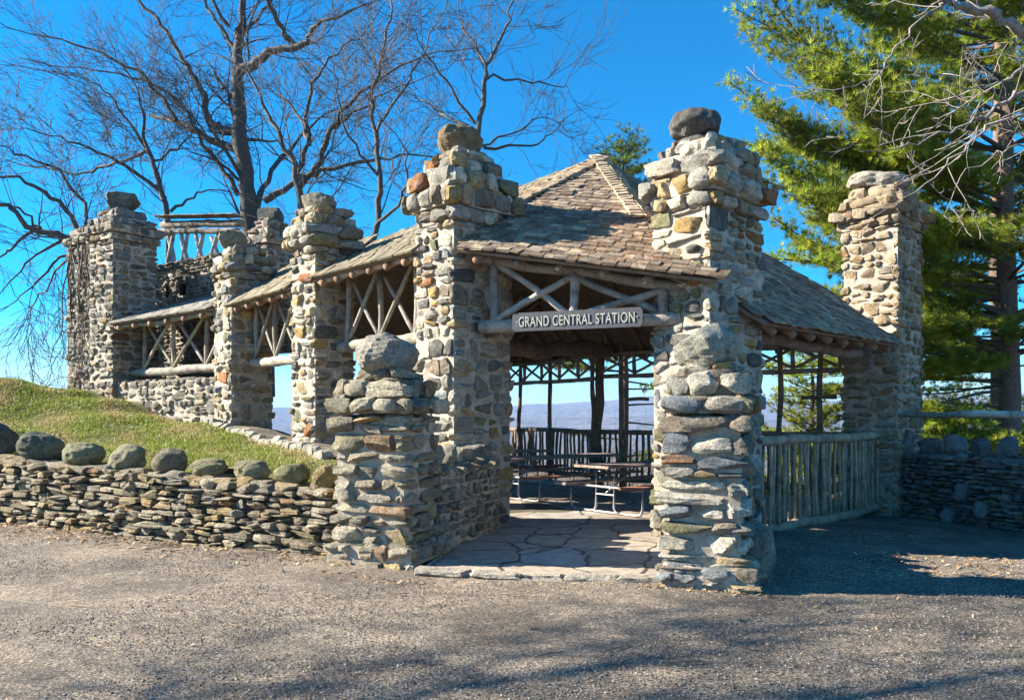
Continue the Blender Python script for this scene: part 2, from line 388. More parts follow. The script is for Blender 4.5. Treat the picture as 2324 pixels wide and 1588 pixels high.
def H(x, y):
    x = np.asarray(x, float); y = np.asarray(y, float); sh = x.shape
    x = x.ravel(); y = y.ravel(); num = np.zeros(len(x)); den = np.zeros(len(x))
    for cx, cy, cz in CT:
        wgt = 1/((x-cx)**2+(y-cy)**2+.12)**1.7; num += wgt*cz; den += wgt
    z = num/den + .012*np.sin(x*3.1+y*1.3)+.01*np.sin(x*1.1-y*4.3)
    return z.reshape(sh)
def hz(x, y): return float(H(np.array([x]), np.array([y]))[0])
YF = np.array([(-200,109),(-40,28),(-7.77,12.45),(-2.2,9.75),(-1.45,9.55),(-.95,10.3),(-.45,11.4),(.1,11.9),(3,12.2),(7,15.3),(7.9,13.2),(9.5,9),(12,8),(200,-40)])
def yf(x): return np.interp(x, YF[:,0], YF[:,1])
def G(x, y):                              # the open gravel yard, almost flat
    x = np.asarray(x, float); y = np.asarray(y, float)
    d = -.2*np.clip((x-2.6)/3.5, 0, 1)*np.clip((y-7.6)/3, 0, 1)
    return d + .008*np.sin(x*1.9+y*.7)+.006*np.sin(x*.9-y*2.3)
def sheet(xs, rows, fy, fz, mat, name):
    X, Sx = np.meshgrid(xs, rows, indexing='ij'); Yy = fy(X, Sx); Zz = fz(X, Yy)
    a = Acc(); nx, ny = X.shape
    i, j = np.meshgrid(np.arange(nx-1), np.arange(ny-1), indexing='ij'); i=i.ravel(); j=j.ravel()
    a.add(np.stack([X.ravel(), Yy.ravel(), Zz.ravel()], 1), np.stack([i*ny+j, (i+1)*ny+j, (i+1)*ny+j+1, i*ny+j+1], 1))
    o = mk(name, a, mat); return o
xs = np.concatenate([np.arange(-120,-14,2.), np.arange(-14,12,.12), np.arange(12,120,2.)])
g = sheet(xs, np.concatenate([[0],np.cumsum(np.linspace(.5,60,18)*.2)])/np.sum(np.linspace(.5,60,18)*.2), lambda x,s: (yf(x)+.15) - s*(yf(x)+100), G, M_GRAVEL, 'ground')
tag(g, kind='structure')
rows = np.concatenate([np.arange(0,12,.16), np.geomspace(12,110,30)])
terr = sheet(xs, rows, lambda x,s: yf(x)+s, H, [M_HILL, M_BACK], 'terrain'); tag(terr, kind='structure')
# turf on the slope, woodland floor behind the building
me = terr.data; cen = np.zeros(len(me.polygons)*3, np.float32); me.polygons.foreach_get('center', cen); cen = cen.reshape(-1,3)
inside = (cen[:,0]+cen[:,1] > 11.2) | (cen[:,1] > 24)
inside = np.where(cen[:,0] < -9.0, cen[:,1] > 27, inside)
me.polygons.foreach_set('material_index', inside.astype(np.int32))

# valley and far ridges: one polar sheet all round
RIDGE = np.array([(-1.6,6),(-.9,6),(-.4,5),(-.2,6),(0,8.5),(.1,13),(.18,18),(.25,15),(.33,13),(.45,15),(.65,19),(1.6,12)])
ths = np.linspace(-math.pi, math.pi, 361)
rs = np.concatenate([np.linspace(60,400,12), np.geomspace(450,9000,60)])
TH, RR = np.meshgrid(ths, rs, indexing='ij'); X = RR*np.sin(TH); Yy = RR*np.cos(TH)
hh = np.interp(np.tan(np.clip(TH,-1.4,1.4)), RIDGE[:,0], RIDGE[:,1])/804.*6500*1.04
hh = hh + 14*np.sin(TH*17)+9*np.sin(TH*41+1)+5*np.sin(TH*90)
k = np.clip((RR-3200)/3300, 0, 1)**1.6
Zz = -90*np.clip((RR-50)/500,0,1)**.8 - 14 + (hh+104)*k - np.clip(RR-6600,0,None)*.02
Zz += (RR>700)*(np.sin(X/310)*np.sin(Yy/270)*9 + np.sin(X/130+2)*np.sin(Yy/150)*5)*(k<.95)*np.clip((RR-700)/800,0,1)
mid = 62*np.exp(-((RR-4300)/420)**2)*(.5+.5*np.sin(TH*5+1.1)); Zz += mid
a = Acc(); nx, ny = X.shape
i, j = np.meshgrid(np.arange(nx-1), np.arange(ny-1), indexing='ij'); i=i.ravel(); j=j.ravel()
a.add(np.stack([X.ravel(),Yy.ravel(),Zz.ravel()],1), np.stack([i*ny+j, i*ny+j+1, (i+1)*ny+j+1, (i+1)*ny+j],1))
tag(mk('hills', a, M_FAR), kind='structure')

# ------------------------------------------------------------------ plan of the building
r2 = .7071
def L(t, d, z): return A3(-.80-r2*t+r2*d, 11.03+r2*t+r2*d, z)     # along the left wing, inward, height
def RS(s, d, z): return A3(2.44+r2*s-r2*d, 9.94+r2*s+r2*d, z)     # along the right side, inward, height
MV = unit((-.82,.57,0))[:2]
def M(u, d, z): return A3(-5.98+MV[0]*u+MV[1]*d, 16.2+MV[1]*u-MV[0]*d, z)
angL = math.atan2(-r2, r2)      # local x runs down the left wing towards the entrance
angR = math.atan2(r2, r2)
angM = math.atan2(-MV[1], -MV[0])
angF = math.atan2(-.36, .93)

pav = thing('stone_pavilion', 'rustic boulder stone picnic shelter with shingled hip roof and log trusses', 'pavilion', (1, 12, 0))
def pier(parent, cxy, ang, hw, hd, z0, zcap, secs, bl=None, label=None, tint=None, dark=1., n=8, wm=.38, hm=.215):
    """secs: cap courses (grow, height)"""
    a = Acc(); masonry(a, cxy[0], cxy[1], ang, hw, hd, z0, zcap, wm, hm, n=n, tint=tint, dark=dark)
    p = mk('pier', a, [M_STONE, M_MORTAR], parent)
    if label: p['label'] = label
    a = Acc(); z = zcap
    for (gx, gy, h) in secs:
        masonry(a, cxy[0], cxy[1], ang+rng.normal(0,.05), hw+gx, hd+gy, z, z+h, wm*1.15, h*1.8, n=n, tint=tint, dark=dark, proj=(.0,.09), rnd=(.45,.9), ins=.05, gap=.012); z += h*.97
    mk('pier_cap', a, [M_STONE, M_MORTAR], p)
    if bl:
        a = Acc(); boulder(a, (cxy[0]+bl.get('dx',0), cxy[1]+bl.get('dy',0), z+bl['s'][2]*.42), bl['s'], bl.get('a', 0), bl['c'], bl.get('r',.85), bl.get('f',2)); mk('boulder', a, M_STONE, p)
    return p
CAPS = [(.03,.02,.21),(.13,.11,.27),(.09,.07,.26),(-.07,-.05,.22),(-.19,-.15,.14)]
# main left pier: right-hand face 1.08 along angR, left face .81
c = RS(0,0,0)*0 + (A3(-.80,11.03,0)+A3(r2,r2,0)*.54+A3(-r2,r2,0)*.405)
pier(pav, c[:2], angR, .54, .405, -.3, 4.30, CAPS, dict(s=(.58,.52,.43), c=(.22,.17,.10), a=.2, r=.8, dx=-.05), 'left entrance pier with a bright sunlit side and brown boulder on top')
c = A3(2.44,9.94,0)+A3(r2,r2,0)*.66+A3(-r2,r2,0)*.41
pier(pav, c[:2], angR, .66, .41, -.3, 4.22, [(.0,.02,.19),(.03,.13,.26),(-.01,.08,.25),(-.14,-.03,.21),(-.27,-.12,.13)], dict(s=(.64,.50,.37), c=(.12,.105,.09), a=.3, r=.85, dx=-.22,dy=-.15), 'right entrance pier crowned by a dark boulder')
c = RS(6.26,0,0)+A3(r2,r2,0)*.66+A3(-r2,r2,0)*.48
pier(pav, c[:2], angR, .60, .48, -.6, 5.05, [(.05,.07,.16),(.12,.15,.2),(.05,.07,.22),(-.08,-.05,.22)], dict(s=(1.0,.75,.30), c=(.42,.37,.30), a=-.3, r=.6, f=4, dx=-.15, dy=-.1), 'tall end pier of tan stone at the right end', tint=(.40,.28,.16))
c = L(3.56,0,0)+A3(r2,r2,0)*.38+A3(-r2,r2,0)*.37
pier(pav, c[:2], angR, .38, .37, .3, 4.35, [(.0,.0,.14),(.07,.08,.18),(.12,.11,.20),(.03,.04,.2),(-.07,-.05,.14)], dict(s=(.56,.45,.30), c=(.30,.26,.19), a=-.3, r=.75, f=3, dx=-.1), 'second pier of the left wing with a tilted capstone')
c = L(6.63,0,0)+A3(r2,r2,0)*.43+A3(-r2,r2,0)*.36
pier(pav, c[:2], angR, .43, .36, .6, 4.30, [(.0,.03,.14),(.06,.08,.16),(-.02,.02,.2),(-.14,-.07,.2)], dict(s=(.50,.45,.34), c=(.26,.23,.16), a=.2, r=.7, f=3, dx=-.15, dy=-.15), 'third pier of the left wing beside the doorway')

# ---------------------------------------------------------------- roofs
def plane_basis(P0, P1, P2):
    e = unit(P1-P0); n = unit(np.cross(e, P2-P0)); n = n if n[2] > 0 else -n
    u = unit(np.cross(n, e)); 
    if u[2] < 0: u = -u
    return e, u, n
def inpoly(x, y, poly):
    c = False; j = len(poly)-1
    for i in range(len(poly)):
        xi, yi = poly[i]; xj, yj = poly[j]
        if (yi > y) != (yj > y) and x < (xj-xi)*(y-yi)/(yj-yi+1e-12)+xi: c = not c
        j = i
    return c
BOXQ = [[0,1,3,2],[4,6,7,5],[0,4,5,1],[2,3,7,6],[0,2,6,4],[1,5,7,3]]
def boxv(c, ex, ey, ez, sx, sy, sz):
    return np.array([c+ex*sx*(i-.5)+ey*sy*(j-.5)+ez*sz*(k-.5) for i in (0,1) for j in (0,1) for k in (0,1)])
SHC = [A3(1.06,.97,.86)*q_ for q_ in (A3(.30,.235,.17), A3(.21,.165,.125), A3(.38,.31,.225), A3(.27,.23,.185), A3(.19,.14,.10))]
def shingle(acc, c, e, u, n, w, l, tilt, th, col=None):
    a = rng.normal(0,.035); e2 = e*math.cos(a)+u*math.sin(a); u2 = np.cross(n, e2)
    t = tilt+rng.normal(0,.012); u3 = unit(u2-n*t); n3 = np.cross(e2, u3)
    V = boxv(c+n*(.5*l*t+rng.uniform(0,.006)), e2, u3, n3, w, l, th*rng.uniform(.8,1.4))
    V[[0,1,4,5]] += n3*rng.normal(0.002,.006,(4,1))       # curl at the butt
    acc.add(V, BOXQ, col=SHC[rng.randint(5)]*rng.uniform(.75,1.25) if col is None else col)
def roof(name, pts, exp=.135, rafters=0, th=.024, label=None, tint=None, rl=3.6, skip=None, fascia=True, boards=True):
    pts = [A3(*p) for p in pts]; e, u, n = plane_basis(pts[0], pts[1], pts[-1] if len(pts)<4 else pts[2])
    o = pts[0]; P2 = [((p-o)@e, (p-o)@u) for p in pts]
    a = Acc(); up = [o+e*x+u*y-n*.0 for x,y in P2]; m = len(pts)
    V = np.array(up+[p-n*.045 for p in up]); 
    T = [[0,i,i+1] for i in range(1,m-1)] + [[m,m+i+1,m+i] for i in range(1,m-1)]
    Q = [[i,m+i,m+(i+1)%m,(i+1)%m] for i in range(m)]
    a.add(V, Q, T, col=(.19,.14,.10))
    r = mk(name, a, M_DECK, pav, smooth=False)
    if label: r['label'] = label
    a = Acc(); maxy = max(p[1] for p in P2); minx = min(p[0] for p in P2); maxx = max(p[0] for p in P2)
    row = 0; y = -.04
    while exp and y < maxy:
        x = minx-.05+rng.uniform(0,.1)
        wave = .012*math.sin(row*2.1)
        while x < maxx+.05:
            ww = rng.uniform(.10,.22)
            if inpoly(x+ww/2, max(y+.05,.01), P2) or (row==0 and 0<=x+ww/2<=P2[1][0]):
                shingle(a, o+e*(x+ww/2)+u*(y+.15+wave+rng.normal(0,.008))+n*.018, e, u, n, ww-.010, .32, .10, th, tint*rng.uniform(.75,1.25) if tint is not None else None)
            x += ww
        y += exp; row += 1
    if exp: mk('shingles', a, M_SHING, r, smooth=False)
    if rafters:
        for i in range(rafters):
            x = P2[1][0]*(i+.5)/rafters; y0 = -.03; y1 = y0
            while y1 < rl and inpoly(x, y1+.12, P2): y1 += .1
            if y1 > .5: logo('rafter', r, o+e*x+u*y0-n*.12, o+e*x+u*(y1-.05)-n*.12, .055, .05, wob=.15, col=A3(.27,.16,.09)*rng.uniform(.8,1.2))
    if fascia: logo('eave_log', r, o+e*.02+u*.10-n*.105, pts[1]-e*.02+u*.10-n*.105, .055, .05)
    return r
def hipcap(parent, p0, p1, n1, n2, w=.17):
    a = Acc(); p0 = A3(*p0); p1 = A3(*p1); d = unit(p1-p0); Ln = np.linalg.norm(p1-p0); k = 0.
    up = unit(n1+n2)
    while k < Ln-.05:
        c = p0+d*(k+.12)
        for nn, s in ((n1,1),(n2,-1)):
            side = unit(np.cross(nn, d))*s
            if (side@up) > 0: side = -side
            shingle(a, c+side*w*.45+nn*.05, unit(np.cross(d,nn)), d, nn, w, .27, .12, .03, SHC[rng.choice([0,2,2])]*rng.uniform(.95,1.3))
        k += .125
    return mk('hip_cap', a, M_SHING, parent, smooth=False)
APX = A3(1.55,14.2,6.1)
FL = A3(-.75,10.92,3.86); FR = A3(2.50,9.74,3.24)
RE1 = RS(5.52,-.30,2.795); RE0 = RS(.9,-.30,2.795)
eR, uR, nR = plane_basis(RE0, RE1, APX)
def onR(x, y): return -(((x-APX[0])*nR[0]+(y-APX[1])*nR[1])/nR[2])+APX[2]
RP = A3(1.88,11.5,0); RP[2] = onR(RP[0],RP[1])+.02
eF, uF, nF = plane_basis(FL, FR, APX)
RPf = RP.copy(); RPf[2] = -(((RP[0]-APX[0])*nF[0]+(RP[1]-APX[1])*nF[1])/nF[2])+APX[2]
UU = A3(5.77,14.4,0); UU[2] = onR(UU[0],UU[1])
CL = L(.25,.35,4.22); KK = L(4.13,1.63,4.94); E1 = L(3.52,-.08,3.90); E0 = L(.84,-.08,3.95)
_e, _u, _n = plane_basis(E0, E1, APX)
def onL(t, d): q = L(t,d,0); q[2] = APX[2]-((q[0]-APX[0])*_n[0]+(q[1]-APX[1])*_n[1])/_n[2]; return q
KK = onL(4.13,1.63); LH = onL(.33,1.15); LG = onL(.86,1.0)
rf = roof('roof', [FL, FR, RPf, APX], rafters=6, fascia=False, label='front slope of the roof above the entrance')
rl_ = roof('roof', [E0, E1, KK, APX, LH, LG], rafters=6, label='left slope of the roof, moss tinted', tint=A3(.19,.155,.095))
# shingle courses in strips so that no slope is left bare beside the left pier
rr = roof('roof', [RE0, RE1, UU, APX, RP, A3(2.6,10.3,onR(2.6,10.3))], rafters=8, fascia=False, label='right slope of the roof')
eL, uL, nL = plane_basis(E0, E1, APX)
hipcap(rf, RPf+A3(0,0,.02), APX, nF, nR); hipcap(rf, CL, APX, nF, nL)
B1e = A3(2.1,18.45,2.98); B3e = A3(6.3,15.7,3.0); B0e = A3(-.1,21.9,2.95); WW = L(7.6,4.6,2.75)
roof('roof', [B3e, B1e, APX], exp=None, rafters=7, label='rear slope of the roof')
roof('roof', [RE1, B3e, UU], exp=None, label='small hip end of the roof by the end pier')
roof('roof', [B3e, APX, UU], exp=None)
roof('roof', [B1e, B0e, APX], exp=None, rafters=6, label='rear left slope of the roof')
roof('roof', [B0e, WW, APX], exp=None, rafters=6)
roof('roof', [WW, KK, APX], exp=None, fascia=False)
K2 = L(7.2,1.63,4.80)
roof('roof', [L(4.34,-.08,3.82), L(6.60,-.08,3.74), K2, KK], rafters=5, label='low slope of the left wing between the second and third piers', tint=A3(.20,.165,.10))
roof('roof', [WW, L(8.2,4.6,2.75), K2], exp=None, rafters=4)
roof('roof', [WW, K2, KK], exp=None, fascia=False)
roof('roof', [M(.05,-.10,3.74), M(3.78,-.10,3.68), M(4.0,2.25,4.5), M(-.6,2.25,4.55)], rafters=6, label='low roof slope in front of the tower wall', tint=A3(.24,.21,.17))

# ---------------------------------------------------------------- log lattices
def lattice(parent, p0, p1, z0, z1, fr, x=True, r=.045, label=None, z1b=None, dead=(), sr=.095, ext=.25, topr=None):
    """sill log, top log, posts at fractions fr, X braces between posts"""
    p0 = A3(p0[0],p0[1],0); p1 = A3(p1[0],p1[1],0); z1b = z1 if z1b is None else z1b; d = unit(p1-p0)
    zt = lambda f: z1+(z1b-z1)*f
    pt = lambda f, z: p0+(p1-p0)*f+A3(0,0,z)
    a = Acc(); log(a, pt(0,z0)-d*ext, pt(1,z0)+d*ext, sr, wob=.16)
    la = mk('lattice', a, M_WOOD, parent)
    if label: la['label'] = label
    logo('top_log', la, pt(0,zt(0))-d*.1, pt(1,zt(1))+d*.1, topr or r*1.2)
    for f in fr: logo('post', la, pt(f,z0), pt(f,zt(f)), r*1.1)
    nrm = unit(np.cross(d, A3(0,0,1)))
    for i in range(len(fr)-1):
        if i in dead: continue
        for sgn in (1,-1):
            za, zb = (z0+.08, zt(fr[i+1])-.06) if sgn > 0 else (zt(fr[i])-.06, z0+.08)
            logo('brace', la, pt(fr[i]+.01,za)+nrm*.022*sgn, pt(fr[i+1]-.01,zb)+nrm*.022*sgn, r*.8)
    return la
lattice(pav, L(.81,.46,0), L(3.56,.46,0), 2.77, 4.02, [.02,.225,.56,.895], label='sunlit X braced log lattice beside the left entrance pier')
lattice(pav, L(4.3,.46,0), L(6.63,.46,0), 2.64, 3.92, [.02,.266,.61,.96], label='X braced log lattice above the doorway')
lattice(pav, M(0,.46,0), M(3.85,.46,0), 2.60, 3.82, [.0,.25,.556,.862], label='X braced log lattice nearest the tower')
F = lambda k, z: A3(-.5+2.7*k, 11.3-1.05*k, z)
ft = lattice(pav, F(.04,0)[:2], F(.97,0)[:2], 2.84, 3.80, [.06,.485,.93], z1b=3.22, sr=.09, ext=.05, label='front truss of crossed logs over the entrance', r=.058)
logo('beam', pav, A3(-.45,13.4,2.78), A3(2.1,17.6,3.0), .15, col=A3(.2,.15,.11))
logo('beam', pav, A3(2.9,11.2,2.75), A3(6.3,14.6,2.72), .09)
# masonry at both sides of the truss under the front eave is part of the piers; corner post and inner posts
a = Acc()
B0 = A3(-.1,21.5,0); B1 = A3(1.97,18.0,0); B3 = A3(6.25,15.35,0)
logo('corner_post', pav, B1-A3(0,0,1.5), B1+A3(0,0,3.2), .11, .10, col=A3(.15,.11,.08))
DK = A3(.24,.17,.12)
def railing(p0, p1, zt, zb, nb, r=.03, rr=.055, label=None, col=None, zt1=None, zb1=None, ext=.0):
    d = unit(p1-p0); zt1 = zt if zt1 is None else zt1; zb1 = zb if zb1 is None else zb1
    a = Acc(); log(a, A3(p0[0],p0[1],zt)-d*ext, A3(p1[0],p1[1],zt1)+d*ext, rr, wob=.2, col=col); r_ = mk('railing', a, M_WOOD, pav)
    if label: r_['label'] = label
    logo('bottom_rail', r_, A3(p0[0],p0[1],zb)-d*ext, A3(p1[0],p1[1],zb1)+d*ext, rr*1.1, col=col)
    for i in range(nb):
        f = (i+.5+rng.uniform(-.18,.18))/nb; q = p0+(p1-p0)*f
        a_, b_ = zt+(zt1-zt)*f, zb+(zb1-zb)*f
        j = rng.uniform(-.03,.03)
        logo('baluster', r_, A3(q[0],q[1],b_), A3(q[0]+j*d[0],q[1]+j*d[1],a_), r*rng.uniform(.8,1.25), wob=.7, sides=7, col=col if col is None else col*rng.uniform(.8,1.3))
    return r_
def frieze(p0, p1, zt, h, nbays, posts, label):
    la = lattice(pav, p0, p1, zt-h, zt, list(np.linspace(0,1,nbays+1)), r=.038, sr=.05, ext=0, label=label)
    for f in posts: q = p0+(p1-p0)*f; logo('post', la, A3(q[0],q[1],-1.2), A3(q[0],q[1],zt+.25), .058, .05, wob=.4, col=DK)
    return la
# rear sides
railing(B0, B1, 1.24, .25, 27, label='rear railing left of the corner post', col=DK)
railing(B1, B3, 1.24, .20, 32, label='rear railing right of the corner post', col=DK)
frieze(B0, B1, 2.93, .50, 5, [.15,.5,.93], 'rear X braced frieze left of the corner post')
frieze(B1, B3, 2.97, .50, 6, [.10,.36,.62,.78,.93], 'rear X braced frieze right of the corner post')
for f in (.13,.86):
    q = B1+(B3-B1)*f; q2 = B1+(B3-B1)*(f+.10 if f<.5 else f+.13)
    logo('rail', pav, A3(q[0],q[1],1.95), A3(q2[0],q2[1],1.95), .04, col=DK)
B00 = A3(-3.6,19.6,0)
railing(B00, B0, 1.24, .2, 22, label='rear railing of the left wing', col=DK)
# fence in the right bay
f0 = RS(1.3,.34,0); f1 = RS(6.35,.34,0)
railing(f0, f1, 1.22, -.10, 31, col=A3(.42,.29,.185), r=.025, rr=.075, label='log railing of the right bay with closely set upright poles', zt1=1.24, zb1=-.06)

# ---------------------------------------------------------------- sign
sg0 = F(.20,0); sg1 = F(.78,0); dF = unit(F(1,0)-F(0,0)); nFv = A3(dF[1], -dF[0], 0)
if nFv[1] > 0: nFv = -nFv
s0 = at(1170, 0, 11.0); 
def onF(vx):
    t = (vx-1162)/1824.8; k = (t*11.3+.5)/(2.7+1.05*t); return F(k, 0)
s0, s1 = onF(1172), onF(1464); Ls = np.linalg.norm(s1-s0); sc = (s0+s1)/2+nFv*.135; sc[2] = 2.865
a = Acc(); hh_, ch = .125, .035
out = [(-Ls/2+ch,-hh_),(Ls/2-ch,-hh_),(Ls/2,-hh_+ch),(Ls/2,hh_-ch),(Ls/2-ch,hh_),(-Ls/2+ch,hh_),(-Ls/2,hh_-ch),(-Ls/2,-hh_+ch)]
up = A3(0,0,1); V = [sc+dF*x+up*y+nFv*.022 for x,y in out]+[sc+dF*x+up*y-nFv*.022 for x,y in out]
a.add(V, [[i,8+i,8+(i+1)%8,(i+1)%8][::-1] for i in range(8)], [[0,i,i+1] for i in range(1,7)]+[[8,8+i+1,8+i] for i in range(1,7)], col=(.08,.08,.09))
sign = mk('sign', a, mat_plain('sign_board', .75, .35, 40, 0, .4), pav, smooth=False); sign['label'] = 'dark board lettered GRAND CENTRAL STATION'
fc = bpy.data.curves.new('lettering', 'FONT'); fc.body = '\u00b7GRAND CENTRAL STATION\u00b7'; fc.size = .19; fc.extrude = .006; fc.offset = .0008; fc.align_x = 'CENTER'; fc.align_y = 'CENTER'; fc.space_character = 1.08
to = bpy.data.objects.new('tmp', fc); C.objects.link(to); bpy.context.view_layer.update()
me = bpy.data.meshes.new_from_object(to.evaluated_get(bpy.context.evaluated_depsgraph_get())); bpy.data.objects.remove(to)
co = np.zeros(len(me.vertices)*3, np.float32); me.vertices.foreach_get('co', co); co = co.reshape(-1,3)
wt = co[:,0].max()-co[:,0].min(); co[:,0] -= (co[:,0].max()+co[:,0].min())/2; co[:,1] -= (co[:,1].max()+co[:,1].min())/2
co[:,0] *= (Ls*.93)/wt
NV = sc+nFv*.026 + co[:,0:1]*dF + co[:,1:2]*up + co[:,2:3]*nFv - A3(*sign['_b'])
me.vertices.foreach_set('co', NV.astype(np.float32).ravel()); me.update()
m_let, nt_, b_ = newmat('lettering'); b_.inputs['Base Color'].default_value = (.44,.43,.35,1); b_.inputs['Roughness'].default_value = .7
me.materials.clear(); me.materials.append(m_let)
lo = bpy.data.objects.new('lettering', me); C.objects.link(lo); lo.parent = sign

# ---------------------------------------------------------------- floor of flags
a = Acc()
def slab(acc, poly, z, th=.10, col=(.4,.35,.3)):
    m = len(poly); V = [A3(p[0],p[1],z) for p in poly]+[A3(p[0],p[1],z-th) for p in poly]
    acc.add(V, [[i,m+i,m+(i+1)%m,(i+1)%m] for i in range(m)], [[0,i,i+1] for i in range(1,m-1)]+[[m,m+i+1,m+i] for i in range(1,m-1)], col)
slab(a, [(-.95,8.22),(-.4,8.02),(.3,7.93),(1.0,7.82),(1.7,7.8),(2.3,10.0),(2.55,11.3),(6.2,14.9),(6.1,15.5),(1.97,18.2),(-.2,21.7),(-3.8,20),(-.9,16.0),(-1.4,11.9),(-.6,10.5)], .025, .22)
tag(mk('floor', a, M_FLAG, smooth=False), kind='structure')
# pale threshold stones along the front of the floor
xs_ = [-.98,-.42,.08,.52,1.02,1.48]; ys_ = [8.20,8.03,7.95,7.88,7.80,7.74]
tg_ = 'threshold slabs along the front of the entrance floor'
thl = ['pale flat threshold slab touching the left gatepost','pale threshold slab second from the left gatepost','pale threshold slab in the middle of the entrance','pale threshold slab second from the right gatepost','pale threshold slab touching the right gatepost']
for i in range(5):
    a = Acc(); q0, q1 = A3(xs_[i],ys_[i],0), A3(xs_[i+1],ys_[i+1],0); d = unit(q1-q0)
    put_stone(a, (q0+q1)/2+A3(0,.0,.0), d, A3(-d[1],d[0],0), A3(0,0,1), (np.linalg.norm(q1-q0)-.02,.24,.10), 8, .2, 0., col=A3(.42,.37,.30)*rng.uniform(.85,1.1))
    tag(mk('threshold_slab', a, M_STONE, origin=tuple((q0+q1)/2)), thl[i], 'slab', tg_)

# ---------------------------------------------------------------- gateposts, entrance walls
dG = unit(A3(.92,-.38,0))
def gatepost(cx, cy, hw, hd, label, bl, tint=None, toe=True):
    o = thing('gatepost', label, 'gatepost', (cx,cy,0), 'stone gateposts at the entrance')
    a = Acc(); masonry(a, cx, cy, angF, hw, hd, -.15, 1.60, .44, .175, n=8, tint=tint, proj=(.03,.10), ins=.02)
    if toe: masonry(a, cx+.03, cy, angF, hw+.08, hd+.08, -.15, .22, .34, .15, n=8, tint=tint)
    if cx > 0: put_stone(a, A3(2.36,7.80,.26), A3(.9,-.4,0), A3(.4,.9,0), A3(0,0,1), (.36,.42,.62), 10 if 10 in CS else 8, .6, .1, facets=4, col=A3(.33,.31,.25))
    mk('shaft', a, [M_STONE, M_MORTAR], o)
    a = Acc(); z = 1.62
    for gx, h in ((.06,.17),(-.03,.21),(-.17,.12)):
        masonry(a, cx, cy, angF+rng.normal(0,.04), hw+gx, hd+gx, z, z+h, .42, h*1.7, n=8, tint=tint, proj=(.0,.10), rnd=(.4,.9), ins=.06, gap=.012); z += h*.97
    mk('cap', a, [M_STONE, M_MORTAR], o)
    a = Acc(); boulder(a, (cx+bl[3], cy, z+bl[2]*.40), bl[:3], .2, bl[4], bl[5], bl[6]); mk('boulder', a, M_STONE, o)
    return o
gatepost(-1.40, 8.98, .43, .37, 'left stone gatepost joined to the low wall, with a peaked boulder', (.66,.58,.40,-.0,(.33,.295,.24),.80,5), tint=(.33,.28,.19))
gatepost(1.90, 7.76, .345, .33, 'right stone gatepost standing free, with a rounded lichened boulder', (.50,.45,.38,-.02,(.38,.355,.28),1.0,1))
for k_, (p, q, th, lab) in enumerate([((-1.05,9.35),(-.42,11.15),.24,'low mortared wall from the left gatepost back to the entrance pier'),((2.05,8.1),(2.5,10.0),.2,'low wall behind the right gatepost')]):
    p = A3(*p,0); q = A3(*q,0); d = q-p; cc = (p+q)/2; a = Acc()
    masonry(a, cc[0], cc[1], math.atan2(d[1],d[0]), np.linalg.norm(d)/2, th, -.2, 1.0, .22, .14, n=8, tint=(.24,.20,.15))
    o = thing('entrance_wall', lab, 'wall', (cc[0],cc[1],0)); mk('stonework', a, [M_STONE, M_MORTAR], o)
    a = Acc()
    for i in range(4):
        f = (i+.5)/4; pp = p+d*f; put_stone(a, pp+A3(0,0,1.08), unit(d), unit(A3(-d[1],d[0],0)), A3(0,0,1), (.34,.3,rng.uniform(.2,.34)), 8, .5, .3, facets=5, tint=(.2,.18,.14))
    mk('coping', a, M_STONE, o)

# ---------------------------------------------------------------- low dry wall on the left
ZT = [1.12,1.05,.98,.87,.76]
wp = [A3(-20,18.6,0), A3(-12.5,14.7,0), A3(-7.8,12.35,0), A3(-4.9,10.75,0), A3(-2.0,9.28,0)]
lw = thing('dry_stone_wall', 'low dry wall of thin flat slabs topped by round boulders, left of the gatepost', 'wall', (-5,11,0))
a = Acc()
for i in range(4):
    p, q = wp[i], wp[i+1]; d = q-p; cc = (p+q)/2
    sl_ = (ZT[i+1]-ZT[i])/np.linalg.norm(d)
    masonry(a, cc[0], cc[1], math.atan2(d[1],d[0]), np.linalg.norm(d)/2+.05, .24, -.2, (ZT[i]+ZT[i+1])/2, .34, .10, gap=.014, zslope=sl_, n=6 if i else 4, proj=(-.01,.08), flat=True, tint=(.27,.21,.13), sides=(0,1,3) if i>1 else (0,))
mk('stonework', a, [M_STONE2, M_GAP], lw)
# the round stones on top
for i, (vx, vy, w_, h_, cl) in enumerate([(-12,1010,92,78,(.10,.11,.10)),(88,1012,108,66,(.11,.12,.10)),(190,1030,98,54,(.24,.24,.17)),(290,1040,90,54,(.25,.24,.18)),(384,1048,86,60,(.19,.17,.13)),(475,1060,92,44,(.24,.22,.15)),(571,1064,95,50,(.27,.25,.18)),(664,1070,84,50,(.22,.21,.13)),(738,1068,64,56,(.25,.2,.11))]):
    t = (vx-1162)/1824.8; p, q = (wp[2], wp[4]); 
    # where the sight line meets the wall's centre line
    dx, dy = q[0]-p[0], q[1]-p[1]; k = (t*p[1]-p[0])/(dx-t*dy); k = max(k,-.03); c_ = p+(q-p)*k; Yc = c_[1]
    sx = w_*Yc/1824.8*.80; sz = h_*Yc/1824.8*1.02; cl = tuple(A3(*cl)*A3(1.05,1.,.85)); zt_ = .98-.22*k
    a = Acc(); boulder(a, (c_[0], c_[1], zt_+sz*.36), (sx, sx*.85, sz), rng.uniform(-.3,.3), cl, 1.0, 2); mk('boulder', a, M_STONE2, lw)
for i in range(5):
    c_ = wp[2]+(wp[1]-wp[2])*(.13+.17*i); a = Acc(); boulder(a, (c_[0], c_[1], 1.12), (.5,.42,.36), rng.uniform(-.3,.3), (.2,.2,.15), .86, 3, 8); mk('boulder', a, M_STONE2, lw)

